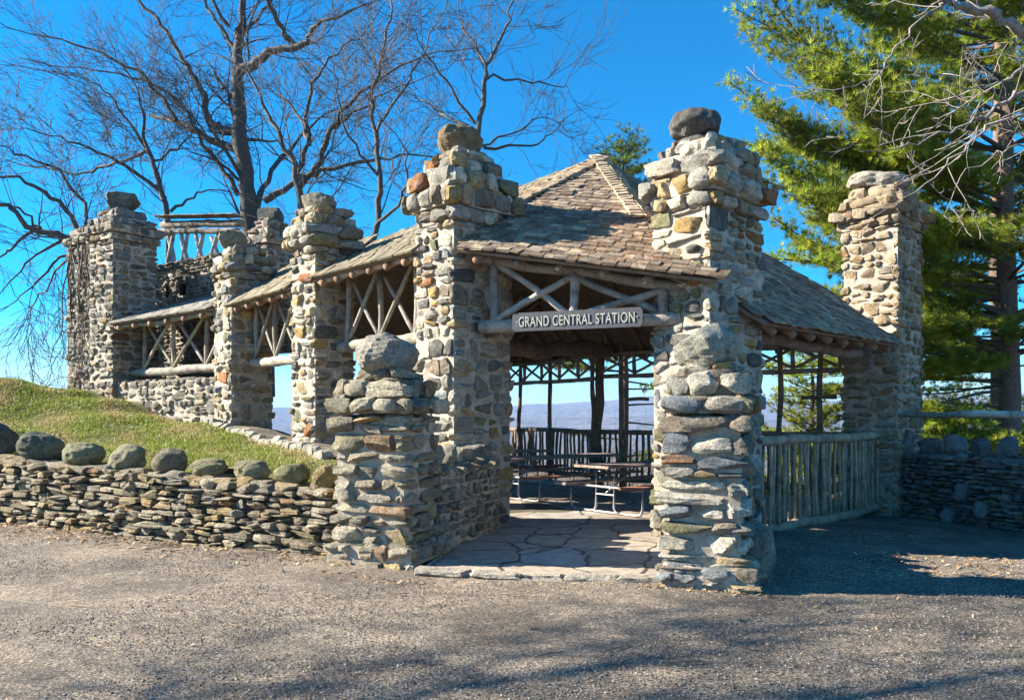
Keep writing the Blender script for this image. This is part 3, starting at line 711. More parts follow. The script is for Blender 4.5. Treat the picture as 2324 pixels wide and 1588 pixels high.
# low wall on the right, in shade
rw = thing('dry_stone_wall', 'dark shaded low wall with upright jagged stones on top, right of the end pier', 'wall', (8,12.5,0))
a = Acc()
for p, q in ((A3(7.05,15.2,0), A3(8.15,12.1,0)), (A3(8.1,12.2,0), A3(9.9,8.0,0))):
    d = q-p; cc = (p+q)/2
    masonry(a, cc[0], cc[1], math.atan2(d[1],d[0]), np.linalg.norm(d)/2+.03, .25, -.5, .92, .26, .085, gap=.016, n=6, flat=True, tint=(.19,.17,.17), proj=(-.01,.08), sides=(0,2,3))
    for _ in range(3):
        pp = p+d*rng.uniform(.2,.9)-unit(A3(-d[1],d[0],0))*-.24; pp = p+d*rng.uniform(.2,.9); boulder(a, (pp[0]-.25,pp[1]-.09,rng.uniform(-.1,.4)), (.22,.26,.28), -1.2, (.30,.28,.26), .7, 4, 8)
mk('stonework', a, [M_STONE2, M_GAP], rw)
p, q = A3(7.1,14.9,0), A3(8.9,10.2,0)
for i in range(10):
    pp = p+(q-p)*(i+.5)/10; a = Acc(); h_ = rng.uniform(.28,.5)
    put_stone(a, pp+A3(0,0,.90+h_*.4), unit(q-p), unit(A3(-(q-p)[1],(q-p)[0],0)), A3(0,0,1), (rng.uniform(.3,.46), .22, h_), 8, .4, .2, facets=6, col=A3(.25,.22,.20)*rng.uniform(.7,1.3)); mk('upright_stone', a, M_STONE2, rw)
rl = thing('log_rail', 'peeled log rail running right from the end pier above the dark wall', 'rail', (7.5,14.5,1.6))
a = Acc(); log(a, (6.9,14.9,1.62), (7.80,13.63,1.63), .06, .055); mk('rail', a, M_WOOD, rl)
a = Acc(); log(a, (7.70,13.75,1.625), (9.5,11.2,1.62), .066, .06, col=A3(.68,.56,.42)); mk('rail', a, M_WOOD, rl)  # right-hand log: sunlight painted into its paler colour
a = Acc(); log(a, (9.3,11.45,-.3), (9.3,11.45,1.7), .07); mk('post', a, M_WOOD, rl)

# ---------------------------------------------------------------- tower
tw = thing('stone_tower', 'dark vine hung stone tower rising at the far end of the left wing', 'tower', (-9,19,1.9))
def tpart(name, c, ang, hw, hd, z0, z1, caps=(), bl=None, label=None, tint=(.14,.12,.10), holes=(), n=6, wm=.36, hm=.17, sides=(0,1,2,3)):
    a = Acc(); masonry(a, c[0], c[1], ang, hw, hd, z0, z1, wm, hm, n=n, tint=tint, holes=holes, sides=sides)
    z = z1
    for g_, h in caps: masonry(a, c[0], c[1], ang, hw+g_, hd+g_, z, z+h, wm, h*.9, n=n, tint=tint); z += h
    o = mk(name, a, [M_STONE, M_MORTAR], tw)
    if label: o['label'] = label
    if bl:
        a = Acc(); boulder(a, (c[0], c[1], z+bl[2]*.42), bl, .4, (.13,.125,.10), .5, 5, 8); mk('capstone', a, M_STONE, o)
    return o
tpart('pier', M(4.30,.50,0)[:2], angM, .50, .52, 1.2, 5.65, [(.06,.16),(.12,.2),(.0,.2),(-.15,.2)], (.68,.6,.50), 'tower pier with a squarish capstone')
tpart('wall', M(5.45,.75,0)[:2], angM, .68, .62, 1.2, 5.75, [(.08,.2),(-.05,.2),(-.25,.15)], None, 'vine hung outer wall of the tower', tint=(.11,.10,.085))
uw = 3.3
# three slits in the upper wall; side 0 faces the camera side
tpart('wall', M(4.05,2.55,0)[:2], angM, 2.15, .25, .8, 5.62, [], None, 'upper tower wall pierced by three slits', tint=(.13,.11,.095), wm=.32, hm=.12,
      holes=[(.05,.24,4.6,5.0),(.74,.95,4.65,5.02),(1.43,1.62,4.7,5.0)])
tpart('pier', M(1.45,2.55,0)[:2], angM, .34, .40, 3.1, 5.6, [(.08,.2),(.0,.2),(-.12,.2)], (.6,.5,.34), 'rear pier of the tower wall')
tpart('wall', M(1.95,.30,0)[:2], angM, 1.95, .22, .8, 2.38, [], None, 'low wall under the lattice nearest the tower', tint=(.20,.175,.15), n=8, wm=.34, hm=.2)
bal = thing('log_balustrade', 'slanting log balustrade on top of the upper tower wall', 'balustrade', tuple(M(2.5,2.55,5.4)))
for z_, r_, o_ in ((6.42,.10,0),(6.22,.075,.12)):
    a = Acc(); log(a, M(5.9,2.5-o_,z_+.30), M(2.5,2.5-o_,z_-.12), r_, r_*.9, wob=.12, col=A3(.24,.19,.14)); mk('rail', a, M_WOOD, bal)
for i in range(9):
    u0 = 5.6-i*.32; a = Acc(); log(a, M(u0,2.45,5.5), M(u0+(.33 if i%2 else -.33),2.45,6.6-i*.07), .065, .05, col=A3(.42,.40,.37)); mk('post', a, M_WOOD, bal)
a = Acc(); q0, q1 = M(5.9,2.4,6.90), M(2.5,2.4,6.46); d_ = unit(q1-q0); n_ = unit(np.cross(d_, A3(0,0,1))); u_ = np.cross(n_, d_)
for i in range(34):
    for j in range(2): a.add(boxv(q0+(q1-q0)*(i+.5)/34-n_*(.09-.16*j)+u_*(.015*j+rng.uniform(0,.012)), d_, n_, u_, .10, .24, .02), BOXQ, col=SHC[rng.randint(5)]*rng.uniform(.7,1.1))
mk('shingle_cap', a, M_SHING, bal, smooth=False)
# vine stems hanging on the outer wall
vn = Acc()
for i in range(15):
    u = rng.uniform(4.9,6.0); P = [M(u, .06+rng.uniform(-.04,.03), 5.9+rng.uniform(-.8,.2))]
    for s in range(14):
        P.append(P[-1]+M(rng.normal(0,.10),rng.normal(0,.012),0)-M(0,0,0)+A3(0,0,-rng.uniform(.12,.4)))
    P = [p for p in P if p[2] > 1.9] 
    if len(P) > 3: tube(vn, P, np.linspace(.022,.006,len(P))*rng.uniform(.5,1.2), 4, A3(.14,.11,.08)*rng.uniform(.6,1.3))
for i in range(9):
    u = rng.uniform(4.9,6.2); P = [M(u,.0,rng.uniform(2.3,6.0))]; dr = unit(M(rng.uniform(-.3,1),-rng.uniform(.3,1),0)-M(0,0,0)+A3(0,0,rng.uniform(-.3,.5)))
    for s in range(7): P.append(P[-1]+dr*.16); dr = unit(dr+A3(rng.normal(0,.25),rng.normal(0,.2),-.22))
    tube(vn, P, np.linspace(.009,.003,len(P)), 3, A3(.15,.12,.09))
mk('vine', vn, M_BARK, tw)

# ---------------------------------------------------------------- path beside the left wing and its edging stones
edge = [A3(*at(vx,vy,Y)) for vx,vy,Y in ((470,955,16.0),(520,972,15.0),(580,990,14.0),(640,1006,13.0),(700,1022,12.0),(745,1040,10.9))]
edge = np.array(edge); tt = np.linspace(0,5,41); ex = np.interp(tt, range(6), edge[:,0]); ey = np.interp(tt, range(6), edge[:,1])
a = Acc(); nn = 10; V = []
for i in range(41):
    q = L(7.2-7.2*i/40+.0, .55, 0)
    for j in range(nn+1): f = j/nn; V.append((ex[i]*(1-f)+q[0]*f, ey[i]*(1-f)+q[1]*f, 0))
V = np.array(V); V[:,2] = H(V[:,0],V[:,1])+.03
i, j = np.meshgrid(np.arange(40), np.arange(nn), indexing='ij'); i=i.ravel(); j=j.ravel()
a.add(V, np.stack([i*(nn+1)+j, i*(nn+1)+j+1, (i+1)*(nn+1)+j+1, (i+1)*(nn+1)+j],1)[:, ::-1]); tag(mk('path', a, M_GRAVEL), kind='structure')
segs = np.linspace(0,5,21)
for k in range(20):
    x0,y0 = np.interp(segs[k], range(6), edge[:,0]), np.interp(segs[k], range(6), edge[:,1]); x1,y1 = np.interp(segs[k+1], range(6), edge[:,0]), np.interp(segs[k+1], range(6), edge[:,1])
    p, q = A3(x0,y0,0), A3(x1,y1,0); c_ = (p+q)/2; c_[2] = hz(c_[0],c_[1])+.03; d = unit(q-p); a = Acc()
    put_stone(a, c_, d, A3(-d[1],d[0],0), A3(0,0,1), (np.linalg.norm(q-p)*.93,.20,rng.uniform(.12,.20)), 8, .5, .05, col=A3(.46,.42,.34)*rng.uniform(.75,1.1))
    tag(mk('edging_stone', a, M_STONE, origin=tuple(c_)), 'pale stone in the row edging the gravel path beside the grass', 'edging stone', 'edging stones between grass and path')

# ---------------------------------------------------------------- picnic tables
def picnic(label, x, y, ang, Lt=2.5, z=.03):
    o = thing('picnic_table', label, 'picnic table', (x,y,z), 'picnic tables in the shelter'); o['_b'] = [0.,0.,0.]
    o.rotation_euler = (0,0,ang); brown = A3(.36,.25,.20)
    E = [A3(1,0,0),A3(0,1,0),A3(0,0,1)]
    a = Acc()
    for i in range(5): a.add(boxv(A3(Lt/2,-.31+.155*i,.76+.002*(i%2)), *E, Lt,.145,.04), BOXQ, col=brown*rng.uniform(.8,1.2))
    mk('tabletop', a, M_TABLE, o, smooth=False)
    for s in (-1,1):
        a = Acc()
        for i in range(2): a.add(boxv(A3(Lt/2, s*(.66+.135*i),.45), *E, Lt,.13,.04), BOXQ, col=(A3(.42,.17,.09) if s<0 else brown)*rng.uniform(.9,1.2))
        mk('bench', a, M_TABLE, o, smooth=False)
    for xx in (.32, Lt-.32):
        a = Acc(); mc = (.42,.42,.42)
        for s in (-1,1):
            tube(a, [A3(xx,s*.20,.74),A3(xx,s*.20,.1),A3(xx,s*.24,.03),A3(xx,s*.34,.02)], .021, 8, mc, True)
            tube(a, [A3(xx,s*.80,.43),A3(xx,s*.80,.12),A3(xx,s*.76,.03),A3(xx,s*.66,.02)], .021, 8, mc, True)
        tube(a, [A3(xx,-.66,.02),A3(xx,.66,.02)], .018, 6, mc); tube(a, [A3(xx,-.82,.42),A3(xx,.82,.42)], .02, 8, mc, True); tube(a, [A3(xx,-.2,.30),A3(xx,.2,.30)], .014, 6, mc)
        mk('leg_frame', a, M_METAL, o)
    a = Acc()
    for s, xx in ((1,.34),(-1,Lt-.34)): tube(a, [A3(xx,0,.32),A3(xx+s*.75,0,.74)], .015, 6, (.3,.3,.3), True)
    mk('brace', a, M_METAL, o)
ta = math.atan2(.63,.775)
picnic('dark picnic table on metal tube legs nearest the entrance, right half of the opening', 1.25, 12.75, ta, 2.9)
picnic('long dark picnic table crossing the left half of the opening, behind the front one', -.25, 14.9, ta, 3.0)
picnic('farthest dark picnic table at the left edge of the opening, next to the rear railing', -1.15, 17.2, ta, 2.4)

# ---------------------------------------------------------------- bare trees
def wander(p, d, L_, n, curl, up, seg_end=None):
    P = [p]; d = unit(d)
    for _ in range(n):
        d = unit(d + rng.normal(0,curl,3) + A3(0,0,up)); P.append(P[-1]+d*L_/n)
    return np.array(P), d
def grow(acc, p, d, L_, r, lev, col, curl=.17, up=.07, dens=1., minr=.0075):
    n = max(3, int(L_/.35)); n = min(n, 9)
    P, dl = wander(p, d, L_, n, curl, up)
    tube(acc, P, np.linspace(r, max(r*.35,minr*.7), n+1), 5 if r > .04 else (4 if r > .012 else 3), col*rng.uniform(.8,1.2))
    if lev <= 0: return
    nc = max(3, int(L_*dens*(4.2 if lev > 1 else 6.0)*rng.uniform(.8,1.2)))
    nc = min(nc, 13)
    for i in range(nc):
        f = rng.uniform(.15,1.) if i else 1.
        k = min(int(f*n), n-1); q = P[k]+(P[k+1]-P[k])*(f*n-k)
        t = unit(P[k+1]-P[k]); s = unit(np.cross(t, rng.normal(0,1,3)))
        ang = rng.uniform(.45,1.05) if i else .2
        nd = t*math.cos(ang)+s*math.sin(ang)
        grow(acc, q, nd, L_*rng.uniform(.38,.65)*(1.1-.35*f), max(r*(1-.6*f)*rng.uniform(.4,.6), minr), lev-1, col, curl, up, dens, minr)
def limb(trunk, twigs, vpts, Y, r0, r1, col, lev=3, dens=1., spread=2.2, jag=.6, dY=None, up=.05, stop=False, bl=1.0):
    """a main limb laid out by its seen bends, with depth of its own"""
    n = len(vpts); dY = dY if dY is not None else rng.uniform(-1,1)*spread
    P = []
    for i, (vx, vy) in enumerate(vpts):
        f = i/(n-1); P.append(at(vx, vy, Y + dY*f))
    P = np.array(P); t = np.linspace(0,n-1,(n-1)*4+1); Q = np.stack([np.interp(t, range(n), P[:,k]) for k in range(3)],1)
    for _ in range(2): Q[1:-1] = (Q[:-2]+2*Q[1:-1]+Q[2:])/4
    ln = np.linalg.norm(np.diff(Q,axis=0),axis=1).sum(); Q[1:-1] += rng.normal(0,.04,(len(Q)-2,3))
    rr = np.linspace(r0, r1, len(Q))*.84; tube(trunk, Q, rr*(1+.05*np.sin(t*5)), 8, col*rng.uniform(.85,1.15), lump=.05)
    m = int(ln*1.8*dens)
    for i in range(m):
        f = (i+rng.uniform(0,1))/m
        if f < .08: continue
        k = min(int(f*(len(Q)-1)), len(Q)-2); q = Q[k]; tgt = unit(Q[k+1]-Q[k]); s = unit(np.cross(tgt, rng.normal(0,1,3))); ang = rng.uniform(.5,1.1)
        grow(twigs, q, tgt*math.cos(ang)+s*math.sin(ang)+A3(0,0,.15), rng.uniform(1.2,2.9)*bl*(1-.25*f), max(rr[k]*.30*rng.uniform(.6,1.1),.012), lev-1, col, dens=dens, up=up)
    if not stop: grow(twigs, Q[-1], Q[-1]-Q[-2], rng.uniform(1.5,2.5)*bl, r1*.9, lev-1, col, dens=dens, up=up)
def bare_tree(label, base, limbs, Y, col, group='bare trees behind the shelter', **k):
    o = thing('bare_tree', label, 'tree', tuple(base), group); t, w_ = Acc(), Acc()
    for lb in limbs:
        kw = dict(k); kw.update(lb[3] if len(lb) > 3 else {}); limb(t, w_, lb[0], kw.pop('Y', Y), lb[1], lb[2], col, **kw)
    mk('trunk', t, M_BARK, o); mk('branches', w_, M_BARK, o); return o
BK = A3(.10,.09,.08)
bare_tree('largest bare oak, thick trunk rising behind the left wing', at(590,700,26), [
  ([(600,900),(578,560),(560,420),(546,290),(538,180),(541,110),(548,30),(556,-70)], .42,.10, dict(dY=0.,dens=.7,stop=True)),
  ([(548,300),(488,290),(463,253),(466,213),(438,168),(393,101),(359,45),(303,-10),(240,-60)], .17,.04),
  ([(548,345),(449,303),(393,270),(340,260)], .15,.07, dict(stop=True)),
  ([(400,273),(359,208),(314,163),(236,118),(140,90),(34,67)], .09,.02),
  ([(538,175),(584,135),(618,115),(696,104),(702,67),(736,45),(842,6)], .20,.03),
  ([(670,104),(634,56),(601,0),(590,-60)], .12,.05),
  ([(584,470),(618,382),(663,331),(707,286)], .12,.05),
  ([(540,440),(505,380),(450,320),(420,240),(350,190),(250,160),(120,150)], .10,.02),
  ([(541,120),(500,60),(460,0),(430,-50)], .09,.03), ([(545,90),(600,20),(640,-40)], .08,.03),
  ([(520,60),(470,-20)], .08,.03),
  ], 26, BK, dens=1.0)
bare_tree('crooked bare tree forking to the right of the big oak', at(690,700,23), [
  ([(700,900),(688,472),(674,393),(651,337),(618,281),(578,191)], .16,.04, dict(dY=0.)),
  ([(674,390),(702,314),(685,264),(646,225),(600,200)], .09,.02),
  ([(680,420),(730,365),(747,292),(808,213),(943,135)], .13,.03),
  ([(600,455),(660,420),(730,387),(842,365),(930,350)], .13,.03),
  ([(702,330),(690,250),(720,170),(760,120),(830,70)], .08,.02),
  ([(747,292),(800,260),(870,210),(930,190)], .06,.02),
  ], 23, BK*1.05, dens=.95)
bare_tree('slender bare tree rising beside the second pier', at(850,700,21), [
  ([(840,900),(848,517),(865,404),(853,292),(842,225),(870,120),(890,20)], .11,.03, dict(dY=0.)),
  ([(850,517),(905,470),(930,400),(915,330)], .06,.02), ([(855,300),(900,220),(950,150),(985,60)], .05,.015),
  ([(860,400),(800,330),(770,250),(760,170)], .05,.015),
  ], 21, BK*1.1, dens=.95)
bare_tree('bare tree whose crown spreads above the left entrance pier', at(1070,800,22), [
  ([(1060,900),(1078,280),(1100,185),(1106,140),(1145,79),(1160,10)], .10,.03, dict(dY=0.)),
  ([(1072,300),(1020,268),(977,241),(930,200)], .06,.015), ([(1100,335),(1207,331),(1252,303)], .05,.02),
  ([(1104,180),(1180,178),(1260,195),(1290,200)], .045,.01,dict(dens=.7)), ([(1104,150),(1060,80),(1040,10)], .05,.015), ([(1095,330),(1160,300),(1230,260),(1280,290)], .04,.01),
  ([(1078,280),(1010,180),(960,110),(930,40)], .05,.015),
  ], 22, BK*1.1, dens=.8)
bare_tree('bare tree standing between the tower and the big oak', at(390,700,25), [
  ([(395,900),(387,488),(348,365),(331,337),(333,260),(300,180)], .14,.03, dict(dY=0.)),
  ([(375,450),(300,380),(240,350),(160,320),(60,290)], .08,.02), ([(335,340),(260,370),(190,400),(120,380),(40,370)], .07,.02),
  ([(331,337),(280,260),(240,200),(170,170)], .06,.02), ([(345,365),(420,330),(450,250)], .05,.02),
  ([(387,480),(440,440),(480,430)], .06,.02),
  ], 25, BK, dens=1.1)
bare_tree('far left bare tree with drooping boughs beside the tower', at(200,800,22), [
  ([(215,900),(200,620),(170,545),(129,531),(73,525),(28,477),(-30,440)], .17,.05, dict(dY=-1.)),
  ([(190,560),(150,470),(80,420),(0,400),(-60,380)], .09,.02), ([(200,600),(200,480),(150,400),(80,360),(0,330)], .08,.02),
  ([(73,525),(30,560),(-20,600)], .06,.02,dict(up=-.05)), ([(100,528),(60,480),(0,460)], .05,.02),
  ([(190,560),(120,600),(60,660),(10,700)], .05,.01,dict(up=-.10)), ([(180,550),(110,640),(70,700),(60,760)], .04,.01,dict(up=-.12)),
  ([(150,540),(60,600),(-10,680)], .05,.01,dict(up=-.1)),
  ], 21.5, BK, dens=.85)
# the pale limbs reaching in from beyond the right edge, in front of the pine
bare_tree('pale grey bare tree reaching in from the right edge in front of the pine', (10.6,14,0), [
  ([(2560,1150),(2530,600),(2500,200),(2400,110),(2324,72),(2265,34),(2180,10),(2142,0),(2080,-30)], .17,.035, dict(dY=0,dens=.35)),
  ([(2145,7),(2094,37),(2050,95),(2009,130),(1985,184),(1893,204)], .03,.008,dict(dens=.95)),
  ([(2500,260),(2380,215),(2324,204),(2282,232),(2241,259),(2197,273),(2111,307),(2009,341)], .055,.01,dict(dens=.95)),
  ([(2500,300),(2400,240),(2324,252),(2227,297),(2162,358),(2077,436)], .045,.01,dict(dens=.95)),
  ([(2400,110),(2330,150),(2270,190),(2190,200),(2120,170)], .032,.01,dict(dens=1.2)),
  ([(2500,420),(2400,360),(2330,330),(2260,340),(2180,400)], .032,.01,dict(dens=.95)),
  ], 13.5, A3(.26,.22,.19), None, spread=1., bl=.5)

# ---------------------------------------------------------------- pines
def tuft(n):
    V = []; 
    for i in range(n):
        a = i*2.399; t = .25+.85*((i+.5)/n); d = A3(math.cos(a)*math.sin(t), math.sin(a)*math.sin(t), math.cos(t)); s = unit(np.cross(d, A3(.31,.22,.9)))
        V += [-s*.055, s*.055, d*(.9+.2*math.sin(i*3.))]
    return np.array(V)
TU = tuft(13); TT = np.arange(len(TU)).reshape(-1,3)
def tufts(acc, pos, dirs, size, cols):
    n = len(pos); z = dirs/np.linalg.norm(dirs,axis=1)[:,None]
    x = np.cross(z, rng.normal(0,1,(n,3))); x /= np.linalg.norm(x,axis=1)[:,None]; y = np.cross(z,x)
    V = pos[:,None,:] + size[:,None,None]*(TU[None,:,0:1]*x[:,None,:]+TU[None,:,1:2]*y[:,None,:]+TU[None,:,2:3]*z[:,None,:])
    T = (TT[None]+(np.arange(n)*len(TU))[:,None,None]).reshape(-1,3)
    acc.add(V.reshape(-1,3), None, T, np.repeat(cols, len(TU), 0))
def bough(wood, acc, p, d, Ln, r, sag=.0, up=.03, size=.17, dens=1., green=A3(.13,.17,.02), bare=.25):
    n = max(5, int(Ln/.4)); P = [p]; d = unit(d)
    for i in range(n): d = unit(d+rng.normal(0,.05,3)+A3(0,0,up if i > n*.4 else -sag)); P.append(P[-1]+d*Ln/n)
    P = np.array(P); tube(wood, P, np.linspace(r, .008, n+1), 5, A3(.12,.09,.075))
    pos=[]; drs=[]
    s = bare*Ln
    while s < Ln:
        f = s/Ln*n; k = min(int(f), n-1); q = P[k]+(P[k+1]-P[k])*(f-k); t = unit(P[k+1]-P[k])
        side = unit(np.cross(t, A3(0,0,1)))
        for sg in (-1,1):
            if rng.rand() > .92: continue
            l2 = (.22*(Ln-s)+.35)*rng.uniform(.7,1.2); dd = unit(t*rng.uniform(.55,.9)+side*sg*.8+A3(0,0,rng.normal(.02,.09)))
            m = max(2, int(l2/.13*dens)); Pq = q+dd*np.linspace(0,l2,5)[:,None]+A3(0,0,1)*(np.linspace(0,1,5)**2*.10*l2)[:,None]
            tube(wood, Pq, np.linspace(.009,.004,5), 3, A3(.13,.10,.08))
            for j in range(m):
                g = (j+rng.uniform(0,1))/m*l2; 
                off = rng.normal(0,.075,3)*(1,1,.5); pos.append(q+dd*g+off+A3(0,0,.1*(g/l2)**2*l2)); drs.append(unit(dd*.8+rng.normal(0,.5,3)+A3(0,0,.35)))
        s += .19/dens*rng.uniform(.8,1.2)
    pos.append(P[-1]); drs.append(d)
    pos = np.array(pos); drs = np.array(drs); m = len(pos)
    c = green*rng.uniform(.65,1.35)*rng.uniform(.7,1.35,(m,1))*np.stack([rng.uniform(.8,1.3,m), np.ones(m), rng.uniform(.6,1.5,m)],1)
    tufts(acc, pos, drs, size*rng.uniform(.8,1.3,m), c)
def pine(label, base, top, r, boughs, group='white pines behind the shelter', lean=(0,0), **k):
    o = thing('pine_tree', label, 'tree', tuple(base), group); w_, f_ = Acc(), Acc(); base = A3(*base)
    zs = np.linspace(base[2], top, 14); P = np.stack([base[0]+lean[0]*(zs-zs[0])/(zs[-1]-zs[0])+.06*np.sin(zs*.7), base[1]+lean[1]*(zs-zs[0])/(zs[-1]-zs[0]), zs],1)
    tw_ = Acc(); tube(tw_, P, np.linspace(r,.03,14), 10, A3(.20,.13,.10), lump=.06); mk('trunk', tw_, M_BARK, o)
    for (z, az, el, Ln, kw) in boughs:
        q = A3(*[np.interp(z, zs, P[:,i]) for i in range(3)])
        az = max(az, -2.0) if -2.7 < az < 0 and z < 9 and Ln > 3 else az; kk = dict(k); kk.update(kw); bough(w_, f_, q, A3(math.sin(az)*math.cos(el), math.cos(az)*math.cos(el), math.sin(el)), Ln, .014+.007*Ln, **kk)
    mk('branches', w_, M_BARK, o); mk('needles', f_, M_NEEDLE, o, smooth=False); return o
# the big pine at the right
bs = []
for w_z in np.arange(3.0, 18.5, .80):
    f = (w_z-3.)/15.; m_ = 7
    for q_ in range(m_):
        az = (q_+rng.uniform(-.3,.3))/m_*6.283-math.pi+w_z*1.3
        az = (az+math.pi)%6.283-math.pi
        left = math.exp(-((az+1.6)/.9)**2)
        bs.append((w_z+rng.uniform(-.12,.12), az, rng.normal(.16+.10*left,.04), (4.4+3.2*left)*(1-.45*f)*rng.uniform(.8,1.05), dict(bare=.28)))
for z, az, el, Ln in ((6.3,-1.6,.50,9.8),(6.2,-1.62,.33,8.2),(5.2,-1.55,.32,8.0),(4.3,-1.5,.24,7.6),(3.6,-1.62,.20,7.2),(7.6,-1.6,.36,7.8),(9.0,-1.55,.34,7.6),(3.2,-1.75,.16,6.4),(5.7,-1.72,.2,7.0),(10.3,-1.6,.3,7.0)): bs.append((z,az,el,Ln*.87,dict(bare=.3,dens=1.2)))
for i in range(14): bs.append((rng.uniform(2.6,5.0), rng.normal(-1.6,.22), rng.uniform(.02,.16), rng.uniform(4.8,6.3), dict(bare=.4,dens=1.1)))
for i in range(16): bs.append((rng.uniform(.3,3.4), rng.uniform(-3,0), rng.uniform(-.1,.12), rng.uniform(2,4.6), dict(bare=.75,dens=.5)))
for i in range(22): bs.append((rng.uniform(2.2,7.5), rng.uniform(-2.9,-.2), rng.uniform(-.08,.12), rng.uniform(2.4,4.2), dict(bare=.15,dens=1.3)))
for i in range(16): bs.append((rng.uniform(.5,1.9), rng.uniform(-2.8,-.9), rng.uniform(-.12,.05), rng.uniform(2.5,4.5), dict(bare=.25,dens=1.1)))
pine('huge white pine filling the upper right, reddish trunk at the right edge', (11.4,18.5,-1.0), 19, .27, bs, green=A3(.27,.34,.03), dens=1.55, size=.175)
bs = [(rng.uniform(1.2,17), rng.uniform(-math.pi,math.pi), rng.uniform(0,.3), rng.uniform(3,5.5), {}) for i in range(75)]
pine('second tall pine behind the huge one, mostly hidden', (14.2,23.5,-2.5), 19, .32, bs, green=A3(.13,.19,.025))
# the pine behind the middle, its tip above the roof
bs = [(rng.uniform(2.3,9.6), rng.uniform(-math.pi,math.pi), rng.uniform(.0,.5), 0, {}) for i in range(30)]
bs = [(z,a_,e_, .9+.28*(9.8-z)*rng.uniform(.5,1.1), {}) for z,a_,e_,_,_ in bs]
bs += [(9.3-.22*q, q*2.4, .55-.05*q, .35+.17*q, dict(bare=.03,dens=1.5)) for q in range(9)]
bs += [(4.0,-1.57,.05,3.3,dict(bare=.5)),(2.9,-1.7,.02,2.6,dict(bare=.35)),(2.6,1.2,-.05,2.2,dict(bare=.3,dens=.7)),(1.9,1.5,.0,2.6,dict(bare=.6,dens=.5)),(1.4,1.3,.0,2.3,dict(bare=.4,dens=.8)),(3.1,1.6,.15,2.6,dict(bare=.6,dens=.5)),(0.9,-1.2,.0,1.8,dict(bare=.3)),(0.4,1.9,.0,2.2,dict(bare=.2)),(0.2,.9,.0,2.0,dict(bare=.2))]
pine('pine behind the shelter whose tip shows above the roof ridge', (3.25,23.5,-3), 9.5, .16, bs, green=A3(.22,.28,.04))
# young pines behind the right bay and the dark wall
young = [((7.6,20.5),3.3,'young bright pine seen through the right bay'),((5.2,21.0),.9,'small low pine left of the one seen through the right bay'),((9.9,21.5),2.3,'young pine behind the end pier'),((13.2,20.5),2.0,'young pine behind the dark wall below the log rail'),((12.2,23.5),1.8,'low pine farther behind the dark wall')]
for (x,y), top, lab in young:
    z0 = hz(x,y)-.3; bs = []
    for i in range(75):
        z = rng.uniform(z0+.8, top-.25); bs.append((z, rng.uniform(-math.pi,math.pi), rng.uniform(.05,.5), .5+.36*(top-z)*rng.uniform(.7,1.1), dict(bare=.1)))
    pine(lab, (x,y,z0), top, .10, bs, green=A3(.32,.38,.05), size=.16)

# leafless brush on the falling slope behind, one mass nobody could count
a = Acc()
for i in range(260):
    x = rng.uniform(-6,20); y = rng.uniform(24,42); z = hz(x,y); hgt = rng.uniform(1.2,3.6)
    if z+hgt > 1.2: hgt = max(.5, 1.0-z)
    for j in range(3): grow(a, A3(x,y,z), A3(rng.normal(0,.25),rng.normal(0,.25),1), hgt, .02, 1, A3(.24,.19,.17), dens=.9, minr=.008)
o = mk('brush', a, M_BARK); tag(o, 'grey leafless brush on the slope falling away behind the shelter', 'brush', kind='stuff')

# off-frame bare trees at the left whose branches mottle the yard with shade
def yard_tree(label, p0, p1, r0, r1, nbr, l0, l1, lev):
    bt = thing('bare_tree', label, 'tree', p0, 'bare trees standing left of the yard'); t_, w_ = Acc(), Acc()
    P = np.array([A3(*p0)+(A3(*p1)-A3(*p0))*f+rng.normal(0,.10,3)*(f>0) for f in np.linspace(0,1,9)]); rr = np.linspace(r0,r1,9); tube(t_, P, rr, 8, BK)
    for i in range(nbr):
        f = rng.uniform(.55,1.); k = min(int(f*8),7); q = P[k]+(P[k+1]-P[k])*(f*8-k); a_ = rng.uniform(0,6.28)
        grow(w_, q, A3(math.cos(a_),math.sin(a_),rng.uniform(.0,.7)), rng.uniform(l0,l1), r0*.3*(1.2-f*.6), lev, BK, dens=.9, minr=.010)
    mk('trunk', t_, M_BARK, bt); mk('branches', w_, M_BARK, bt)
yard_tree('tall leaning bare tree farthest left of the yard, outside the frame', (-31,-9,0), (-25,7.2,18), .15, .04, 50, 1.8, 2.8, 3)
yard_tree('leaning bare tree left of the yard, second in size, outside the frame', (-17,-4,0), (-13.5,6.6,8.6), .11, .035, 34, 1.5, 2.4, 3)
yard_tree('small leaning bare tree nearest the yard, outside the frame', (-10,-2,0), (-8.6,7.0,7.6), .09, .03, 16, 1.2, 2.2, 3)

# ---------------------------------------------------------------- grass, pebbles, litter
n = 150000
x = rng.uniform(-15,-1.3,n*2); y = rng.uniform(9.6,21,n*2)
ok = (y > yf(x)+.12) & (y < 21)
eyi = np.interp(x, edge[:,0], edge[:,1]-.08); ok &= np.where(x > edge[0,0], y < eyi, (x+y < 9.9) | (x < -8.2))
ok &= ~((x > -11.2) & (y > 18.0-(x+9)*.6) )
x, y = x[ok], y[ok]; n = len(x); z = H(x,y)-.005
hgt = rng.uniform(.02,.055,n)*np.where(rng.rand(n)<.04,2.0,1.); a_ = rng.uniform(0,6.28,n); wd = .006+.0004*y; ln = rng.normal(0,.03,(n,2))
V = np.zeros((n,3,3)); V[:,0] = np.stack([x-wd*np.cos(a_), y-wd*np.sin(a_), z],1); V[:,1] = np.stack([x+wd*np.cos(a_), y+wd*np.sin(a_), z],1); V[:,2] = np.stack([x+ln[:,0], y+ln[:,1], z+hgt],1)
pt = np.sin(x*1.9+np.sin(y*2.3))*np.sin(y*1.7+1)+.6*np.sin(x*5.3+y*3.1)+rng.normal(0,.6,n)
